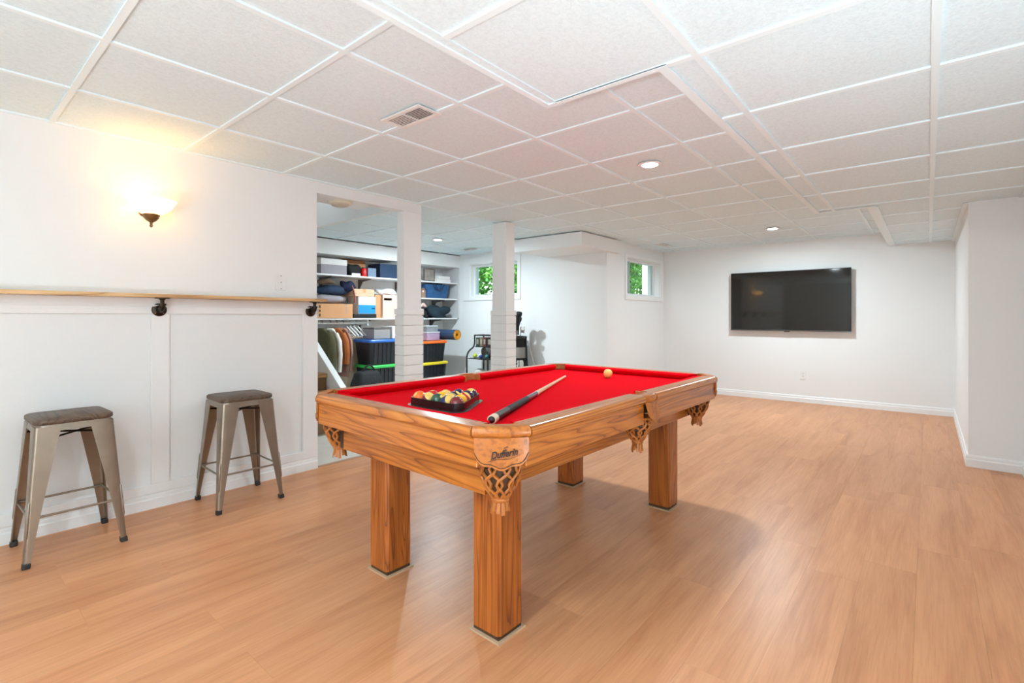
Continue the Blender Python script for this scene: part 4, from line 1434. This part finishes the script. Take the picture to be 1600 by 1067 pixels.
MB().lathe([(0.037, 0.128), (0.037, 0.15), (0.0, 0.151)], 20).build('lid', plain('jar_lid', srgb(116, 92, 78), 0.4), t, smooth=40)
lump('scarf_pile', 'heap of dark teal clothes at the right end of the lower shelf', 'clothes', (-6.1, 5.37, ZS3), (0.14, 0.225, 0.1), TEALC, 31, amp=0.22, n=28, m=16)
lump('cloth', 'black garment at the left of the teal clothes heap', 'clothes', (-6.08, 5.04, ZS3), (0.12, 0.09, 0.075), BLACKF, 33, amp=0.2)
lump('cloth_bundle', 'pale pink soft bundle on top of the black garment', 'bundle', (-6.08, 5.06, ZS3 + 0.165), (0.07, 0.07, 0.035), plain('pale_pink', srgb(224, 190, 182), 0.85, var=0.2), 35, amp=0.25)

# hanging rail, hangers and coats
rod = MB().tube([(XS + 0.29, 2.97, 1.055), (XS + 0.29, 4.05, 1.055)], 0.012, 10)
rod.box(XS + 0.001, XS + 0.32, 4.03, 4.05, 1.02, 1.1)
tag(rod.build('hanging_rail', SHW, smooth=40), 'white hanging rail under the lower shelf', 'rail')
def hanger(label, y, mat, sag=0.0):
    x0 = XS + 0.29
    m = MB()
    m.tube([(x0 + 0.02 * math.cos(a), y, 1.072 + 0.018 * math.sin(a)) for a in [math.radians(d) for d in range(-40, 200, 30)]] , 0.003, 5)
    m.tube([(x0, y, 1.052), (x0, y, 1.0)], 0.003, 5)
    m.tube([(x0 - 0.2, y, 0.885), (x0 - 0.03, y, 0.985), (x0, y, 1.0), (x0 + 0.03, y, 0.985), (x0 + 0.2, y, 0.885)], 0.010, 8)
    m.tube([(x0 - 0.2, y, 0.885), (x0 + 0.2, y, 0.885)], 0.008, 8)
    return tag(m.build('clothes_hanger', mat, smooth=60), label, 'hanger', 'empty white hangers on the rail')
hanger('empty white hanger next to the coats', 3.73, WHITEP)
hanger('middle one of the empty white hangers', 3.78, WHITEP)
hanger('empty white hanger third from the coats', 3.84, WHITEP)
hanger('empty white hanger farthest from the coats', 3.90, WHITEP)
def coat(name, label, y, mat, z_hem, th, sleeve, xw=0.21, seed=0):
    x0 = XS + 0.29
    t = thing(name, label, 'coat', (x0, y, 0), group='coats on the hanging rail')
    rng = random.Random(seed)
    rs = []
    prof = [(0.99, 0.05, 0.03), (0.965, 0.1, 0.045), (0.93, xw * 0.85, 0.6 * th), (0.86, xw, 0.8 * th), (0.7, xw * 0.95, th), (0.55, xw, th)]
    prof = [(z, a, b) for z, a, b in prof if z > z_hem + 0.02] + [(z_hem, xw * 1.04, th * 1.1)]
    for z, a, b in prof:
        rs.append([(a * math.cos(q), b * math.sin(q) * (1 + 0.18 * math.sin(5 * q + z * 9)), z) for q in [2 * PI * j / 24 for j in range(24)]])
    MB().rings(rs).build('body', mat, t, smooth=60)
    for s in (-1, 1):
        MB().tube([(s * xw * 0.85, 0, 0.92), (s * (xw + 0.03), 0.01, 0.82), (s * (xw + 0.035), 0.02, 0.65), (s * (xw + 0.02), 0.02, max(z_hem, 0.42))], [0.8 * th, 0.95 * th, 0.9 * th, 0.75 * th], 12).build('sleeve', sleeve, t, smooth=60)
    MB().tube([(0.02 * math.cos(a), 0, 1.072 + 0.018 * math.sin(a)) for a in [math.radians(d) for d in range(-40, 200, 30)]], 0.004, 5).build('hook', BLACKP, t)
    return t
coat('jacket', 'olive green jacket hanging nearest the stairs', 3.36, OLIVE, 0.42, 0.06, OLIVE, 0.2, seed=1)
coat('coat', 'cream coat hanging between the olive and rust coats', 3.48, CREAMC, 0.36, 0.035, CREAMC, 0.18, seed=2)
coat('coat', 'rust brown coat hanging beside the empty hangers', 3.575, RUST, 0.52, 0.04, RUST, 0.19, seed=3)
coat('cardigan', 'dusty pink cardigan hanging under the rust coat', 3.665, PINKC, 0.34, 0.022, PINKC, 0.15, seed=4)
lump('cloth_bundle', 'white bundle standing behind the stair stringer', 'bundle', (-5.45, 3.27, 0.0), (0.1, 0.07, 0.17), CREAMC, 44, p=2.4)

# totes
def tote(label, y0, y1, z0, h, xf, depth, lidc, ribs=7):
    t = thing('storage_tote', label, 'tote', (xf - depth / 2, (y0 + y1) / 2, z0))
    w, d = (y1 - y0) / 2, depth / 2
    hb = h - 0.045
    rs = [[(x, y, z) for x, y in rrect(d * k, w * k, 0.04, 4)] for k, z in ((0.84, 0.0), (0.95, hb), (0.985, hb), (0.985, hb + 0.02))]
    MB().rings(rs).build('tub', TOTE, t, smooth=30)
    for i in range(ribs):
        y = -w * 0.7 + 1.4 * w * i / (ribs - 1)
        MB().hexa([(d * 0.83, y - 0.012, 0.02), (d * 0.85 + 0.006, y - 0.012, 0.02), (d * 0.85 + 0.006, y + 0.012, 0.02), (d * 0.83, y + 0.012, 0.02)],
                  [(d * 0.93, y - 0.012, hb - 0.01), (d * 0.96 + 0.006, y - 0.012, hb - 0.01), (d * 0.96 + 0.006, y + 0.012, hb - 0.01), (d * 0.93, y + 0.012, hb - 0.01)]).build('rib', TOTE, t)
    LC = plain('lid_%d_%d_%d' % lidc, srgb(*lidc), 0.4)
    rs = [[(x, y, z) for x, y in rrect(d + k, w + k, 0.045, 4)] for k, z in ((-0.004, hb + 0.004), (0.008, hb + 0.004), (0.008, hb + 0.028), (0.0, h - 0.004), (-0.03, h - 0.004), (-0.036, h - 0.01))]
    MB().rings(rs).build('lid', LC, t, smooth=30)
    return t
tote('black storage tote with green lid standing on the alcove floor', 3.80, 4.36, 0.0, 0.50, -5.58, 0.42, (60, 200, 90))
tote('black storage tote with blue lid stacked on the green lidded tote', 3.78, 4.36, 0.495, 0.345, -5.60, 0.40, (40, 104, 190))
tote('black storage tote with yellow lid on the floor behind the end column', 4.72, 5.28, 0.0, 0.46, -5.72, 0.42, (228, 206, 40))
tote('black storage tote with orange lid stacked on the yellow lidded tote', 4.72, 5.27, 0.455, 0.325, -5.73, 0.40, (240, 112, 40))
MB_L = carton('white_box', 'white box standing on the blue lidded tote', 'box', 4.18, 4.44, 0.842, 0.165, PAPERW, xf=-5.66, depth=0.26, extra=[(-0.06, 0.06, 0.05, 0.075, LBLK)])
carton('grey_bin', 'grey slatted bin on the blue lidded tote beside the white box', 'bin', 3.90, 4.16, 0.842, 0.15, plain('grey_bin', srgb(150, 144, 140), 0.5), xf=-5.68, depth=0.26, lid=(plain('grey_bin_lid', srgb(92, 88, 86), 0.5), 0.02))
CLEAR = plain('clear_plastic', srgb(196, 200, 208), 0.15)
carton('clear_bin', 'clear plastic bin with lavender contents on the orange lidded tote', 'bin', 4.92, 5.17, 0.782, 0.13, plain('lavender_contents', srgb(170, 150, 178), 0.3, var=0.3, vscale=20), xf=-5.8, depth=0.28, lid=(CLEAR, 0.02))
carton('clear_bin', 'small clear plastic bin stacked on the lavender bin', 'bin', 4.93, 5.15, 0.915, 0.09, plain('grey_contents', srgb(132, 138, 142), 0.3, var=0.4, vscale=24), xf=-5.82, depth=0.26, lid=(CLEAR, 0.015))
t = thing('yoga_mat', 'rolled navy yoga mat with yellow inner side on the orange lidded tote', 'mat', (-5.86, 5.335, 0.862))
t.rotation_euler = (0, 0, 0)
MB().lathe([(0.079, -0.3), (0.08, -0.29), (0.08, 0.27), (0.079, 0.28)], 28, axis=0, cap=False).build('roll', plain('mat_navy', srgb(40, 62, 92), 0.7), t, smooth=50)
m = MB()
pts = []
for i in range(70):
    a = i * 0.36
    r = 0.03 + 0.047 * i / 69
    pts.append((r * math.cos(a), r * math.sin(a)))
for i in range(69):
    (y0, z0), (y1, z1) = pts[i], pts[i + 1]
    k0, k1 = 0.0028 / math.hypot(y0, z0), 0.0028 / math.hypot(y1, z1)
    m.hexa([(0.27, y0 * (1 - k0), z0 * (1 - k0)), (0.283, y0 * (1 - k0), z0 * (1 - k0)), (0.283, y1 * (1 - k1), z1 * (1 - k1)), (0.27, y1 * (1 - k1), z1 * (1 - k1))],
           [(0.27, y0 * (1 + k0), z0 * (1 + k0)), (0.283, y0 * (1 + k0), z0 * (1 + k0)), (0.283, y1 * (1 + k1), z1 * (1 + k1)), (0.27, y1 * (1 + k1), z1 * (1 + k1))])
m.lathe([(0.03, 0.26), (0.0, 0.26)], 20, axis=0)
m.lathe([(0.078, 0.265), (0.02, 0.265)], 28, axis=0, cap=False)
m.build('inner_layer', plain('mat_yellow', srgb(232, 160, 40), 0.7), t)
t = thing('duffel_bag', 'black bag with handle slumped in front of the totes', 'bag', (-5.42, 3.62, 0))
rs = []
for h_, w_, d_ in ((0.0, 0.17, 0.12), (0.12, 0.19, 0.135), (0.3, 0.18, 0.12), (0.42, 0.15, 0.09), (0.46, 0.13, 0.05)):
    rs.append([(x * (1 + 0.05 * math.sin(7 * y * 4)), y, h_) for x, y in rrect(d_, w_, 0.045, 5)])
MB().rings(rs).build('body', BLACKF, t, smooth=60)
MB().tube(bezier((0.03, -0.1, 0.44), (0.05, 0.0, 0.62), (0.03, 0.1, 0.44), 10), 0.011, 8).build('handle', BLACKF, t, smooth=60)
carton('plain_carton', 'tall plain beige box standing behind the black bag under the rail', 'box', 3.72, 4.0, 0.0, 0.86, plain('beige_board', srgb(226, 206, 178), 0.7), xf=-6.06, depth=0.2)

# stairs going up behind the left wall
TREAD = oak('stair_pine', 1, srgb(214, 176, 124), srgb(200, 158, 106), srgb(170, 126, 80), rings=5, rough=0.5, coat=0.1)
RISER = plain('stair_riser_brown', srgb(128, 98, 66), 0.6, var=0.2, vscale=6)
st = thing('staircase', 'wooden stairs with white stringer rising behind the opening', 'stairs', (-4.5, 2.4, 0))
for i in range(9):
    xn = -0.23 * i
    zt = 0.178 * (i + 1)
    MB().box(xn - 0.26, xn + 0.025, -0.46, 0.405, zt - 0.045, zt).build('tread', TREAD, st, bevel=0.012, seg=3)
    MB().box(xn - 0.02, xn, -0.46, 0.405, zt - 0.178, zt - 0.045).build('riser', RISER, st)
x0, x1 = 0.3, -2.1
zz = lambda x: 0.235 - x * 0.792
MB().prism([(0.0, 0.3), (max(zz(0.3), 0.0), 0.3), (zz(-2.1), -2.1), (zz(-2.1) - 0.32, -2.1), (0.0, -0.2)], 0.41, 0.45, axis=1).build('stringer', TRIMW, st, bevel=0.003)
MB().prism([(zz(0.29), 0.3), (zz(-2.1), -2.1), (zz(-2.1) + 0.03, -2.1), (zz(0.29) + 0.03, 0.3)], 0.395, 0.465, axis=1).build('stringer_cap', TRIMW, st, bevel=0.003)
MB().prism([(0.0, -0.2), (zz(-2.1) - 0.32, -2.1), (0.0, -2.1)], 0.42, 0.44, axis=1).build('side_panel', WALL, st)

# ---------------------------------------------------------------- black rack and golf bag by the window wall
TUBEB = plain('black_tube', srgb(24, 26, 30), 0.35, coat=0.2)
rk = thing('utility_rack', 'black tubular utility rack against the window wall', 'rack', (-5.12, 5.5, 0))
for s in (-1, 1):
    x = s * 0.215
    MB().tube([(x, 0.17, 0), (x, 0.17, 0.865)], 0.0125, 10).build('rear_post', TUBEB, rk, smooth=60)
    pts = [(x, -0.2, 0.0), (x, -0.2, 0.5)] + bezier((x, -0.2, 0.52), (x, -0.2, 0.6), (x, -0.12, 0.645), 4) + bezier((x, -0.09, 0.66), (x, -0.03, 0.69), (x, -0.03, 0.76), 4) + [(x, -0.03, 0.865)]
    MB().tube(pts, 0.0125, 10).build('front_post', TUBEB, rk, smooth=60)
    MB().tube([(x, -0.03, 0.858), (x, 0.17, 0.858)], 0.011, 8).build('top_rail', TUBEB, rk, smooth=60)
for y in (-0.03, 0.17):
    MB().tube([(-0.215, y, 0.858), (0.215, y, 0.858)], 0.009, 8).build('cross_rail', TUBEB, rk, smooth=60)
for z, y0 in ((0.52, -0.2), (0.69, -0.03), (0.14, -0.2)):
    MB().box(-0.215, 0.215, y0, 0.17, z - 0.012, z).build('shelf_plate', TUBEB, rk, bevel=0.003)
def rackbox(label, x0, x1, mat, z, h, cat='box', nm='game_box', y=(-0.02, 0.15)):
    t = thing(nm, label, cat, (-5.12 + (x0 + x1) / 2, 5.5 + (y[0] + y[1]) / 2, z))
    w, d = (x1 - x0) / 2, (y[1] - y[0]) / 2
    MB().box(-w, w, -d, d, 0, h).build('box', mat, t, bevel=0.002)
    MB().box(-w * 0.6, w * 0.6, -d - 0.001, -d + 0.001, h * 0.25, h * 0.8).build('printed_label', plain('rack_print_%d' % (int(abs(x0) * 1000) % 97), srgb(150, 146, 132), 0.6, var=0.5, vscale=60), t)
rackbox('dark green box at the left end of the rack top shelf', -0.20, -0.13, plain('rack_green', srgb(46, 70, 60), 0.6), 0.69, 0.135)
rackbox('tan box second on the rack top shelf', -0.12, -0.06, plain('rack_tan', srgb(120, 100, 82), 0.6), 0.69, 0.135)
rackbox('dark red box third on the rack top shelf', -0.05, 0.01, plain('rack_red', srgb(92, 48, 42), 0.6), 0.69, 0.14)
rackbox('wide black box at the right of the rack top shelf', 0.02, 0.20, plain('rack_black', srgb(40, 36, 36), 0.6), 0.69, 0.14)
def rackball(label, x, y, z, r, col):
    o = MB().sphere((0, 0, r), r, 20, 12).build('ball', plain('ball_%d_%d_%d' % col, srgb(*col), 0.6, var=0.15, vscale=20), None, smooth=80, loc=(-5.12 + x, 5.5 + y, z))
    tag(o, label, 'ball')
rackball('yellow green ball on the middle rack shelf', -0.14, -0.1, 0.52, 0.033, (190, 206, 60))
rackball('white ball on the middle rack shelf', -0.07, -0.06, 0.52, 0.03, (226, 224, 220))
rackball('blue ball at the middle of the rack shelf', 0.0, -0.12, 0.52, 0.028, (40, 70, 140))
rackball('teal ball at the right of the middle rack shelf', 0.1, -0.1, 0.52, 0.03, (60, 130, 130))
o = lump('cloth_item', 'dark crumpled cloth on the middle rack shelf', 'cloth', (-5.02, 5.48, 0.52), (0.07, 0.05, 0.05), BLACKF, 61, amp=0.3)
rackball('large pale ball on the bottom rack shelf', -0.08, -0.06, 0.14, 0.11, (206, 204, 200))
lump('grey_bag', 'grey mesh bag hanging behind the rack posts', 'bag', (-5.26, 5.6, 0.52), (0.05, 0.03, 0.075), plain('mesh_grey', srgb(130, 126, 120), 0.8, var=0.3), 63)

gb = thing('golf_bag', 'black and white golf bag with clubs standing behind the square column', 'golf bag', (-4.50, 5.48, 0))
GW = plain('golf_white', srgb(208, 206, 202), 0.5)
MB().lathe([(0.0, 0), (0.125, 0), (0.13, 0.02), (0.13, 0.8), (0.135, 0.81), (0.135, 0.85), (0.115, 0.85), (0.11, 0.78), (0.0, 0.77)], 28).build('body', BLACKF, gb, smooth=40)
MB().lathe([(0.132, 0.56), (0.134, 0.57), (0.134, 0.70), (0.132, 0.71)], 28, cap=False).build('band', plain('golf_grey', srgb(140, 138, 134), 0.6), gb, smooth=40)
MB().lathe([(0.137, 0.835), (0.141, 0.84), (0.141, 0.86), (0.135, 0.865)], 28, cap=False).build('collar', TUBEB, gb, smooth=40)
rs = []
for a, z0, z1 in [(-70 + 8 * i, 0.2 + 0.03 * i, 0.5 - 0.0 * i) for i in range(8)]:
    q = math.radians(a)
    rs.append([(0.131 * math.cos(q), 0.131 * math.sin(q), z0), (0.15 * math.cos(q), 0.15 * math.sin(q), z0 + 0.02), (0.15 * math.cos(q), 0.15 * math.sin(q), z1), (0.131 * math.cos(q), 0.131 * math.sin(q), z1 + 0.03)])
MB().rings(rs).build('side_pocket', GW, gb, smooth=40)
MB().tube([(0.135, 0.03, 0.86), (0.15, 0.04, 0.5), (0.155, 0.05, 0.02)], 0.012, 8).build('leg_strut', TUBEB, gb, smooth=60)
MB().tube([(0.11, 0.1, 0.8), (0.19, 0.17, 0.4), (0.24, 0.2, 0.01)], 0.011, 8).build('stand_leg', plain('golf_alloy', srgb(200, 200, 198), 0.35, metal=0.4), gb, smooth=60)
for i, (cx_, cy_, top, cover) in enumerate(((0.04, -0.05, 1.17, 1), (0.075, -0.01, 1.02, 2), (-0.03, 0.03, 1.1, 1), (-0.06, -0.04, 1.0, 0), (0.03, 0.05, 0.98, 0))):
    MB().tube([(cx_ * 0.6, cy_ * 0.6, 0.78), (cx_, cy_, top - 0.05)], 0.006, 8).build('club_shaft', plain('club_steel', (0.6, 0.6, 0.62, 1), 0.25, metal=0.9), gb, smooth=60)
    if cover == 1:
        MB().tube([(cx_, cy_, top - 0.22), (cx_, cy_, top - 0.1), (cx_ + 0.01, cy_, top - 0.03), (cx_ + 0.045, cy_ - 0.01, top + 0.01), (cx_ + 0.09, cy_ - 0.02, top + 0.02)], [0.028, 0.034, 0.044, 0.046, 0.02], 12).build('head_cover', BLACKF, gb, smooth=60)
    else:
        MB().hexa([(cx_ - 0.01, cy_ - 0.012, top - 0.06), (cx_ + 0.06, cy_ - 0.012, top - 0.075), (cx_ + 0.06, cy_ + 0.006, top - 0.075), (cx_ - 0.01, cy_ + 0.006, top - 0.06)],
                  [(cx_ - 0.01, cy_ - 0.008, top - 0.02), (cx_ + 0.07, cy_ - 0.008, top - 0.015), (cx_ + 0.07, cy_ + 0.006, top - 0.015), (cx_ - 0.01, cy_ + 0.006, top - 0.02)]).build('club_head', GW if cover == 2 else plain('club_steel', (0.6, 0.6, 0.62, 1), 0.25, metal=0.9), gb, bevel=0.004)
q = math.radians(-48)
lm = Matrix.Translation((0.152 * math.cos(q), 0.152 * math.sin(q), 0.42)) @ Matrix.Rotation(q + PI / 2, 4, 'Z') @ Matrix.Rotation(PI / 2, 4, 'X') @ Matrix.Rotation(PI / 2, 4, 'Z')
MB().hexa([(0.151 * math.cos(q - 0.16), 0.151 * math.sin(q - 0.16), 0.24), (0.1535 * math.cos(q - 0.16), 0.1535 * math.sin(q - 0.16), 0.24), (0.1535 * math.cos(q + 0.16), 0.1535 * math.sin(q + 0.16), 0.24), (0.151 * math.cos(q + 0.16), 0.151 * math.sin(q + 0.16), 0.24)],
          [(0.151 * math.cos(q - 0.16), 0.151 * math.sin(q - 0.16), 0.56), (0.1535 * math.cos(q - 0.16), 0.1535 * math.sin(q - 0.16), 0.56), (0.1535 * math.cos(q + 0.16), 0.1535 * math.sin(q + 0.16), 0.56), (0.151 * math.cos(q + 0.16), 0.151 * math.sin(q + 0.16), 0.56)]).build('logo_panel', BLACKF, gb)
text_obj('TaylorMade', 0.046, LBLW, gb, Matrix.Translation((0.003 * math.cos(q), 0.003 * math.sin(q), 0)) @ lm, shear=0.0)
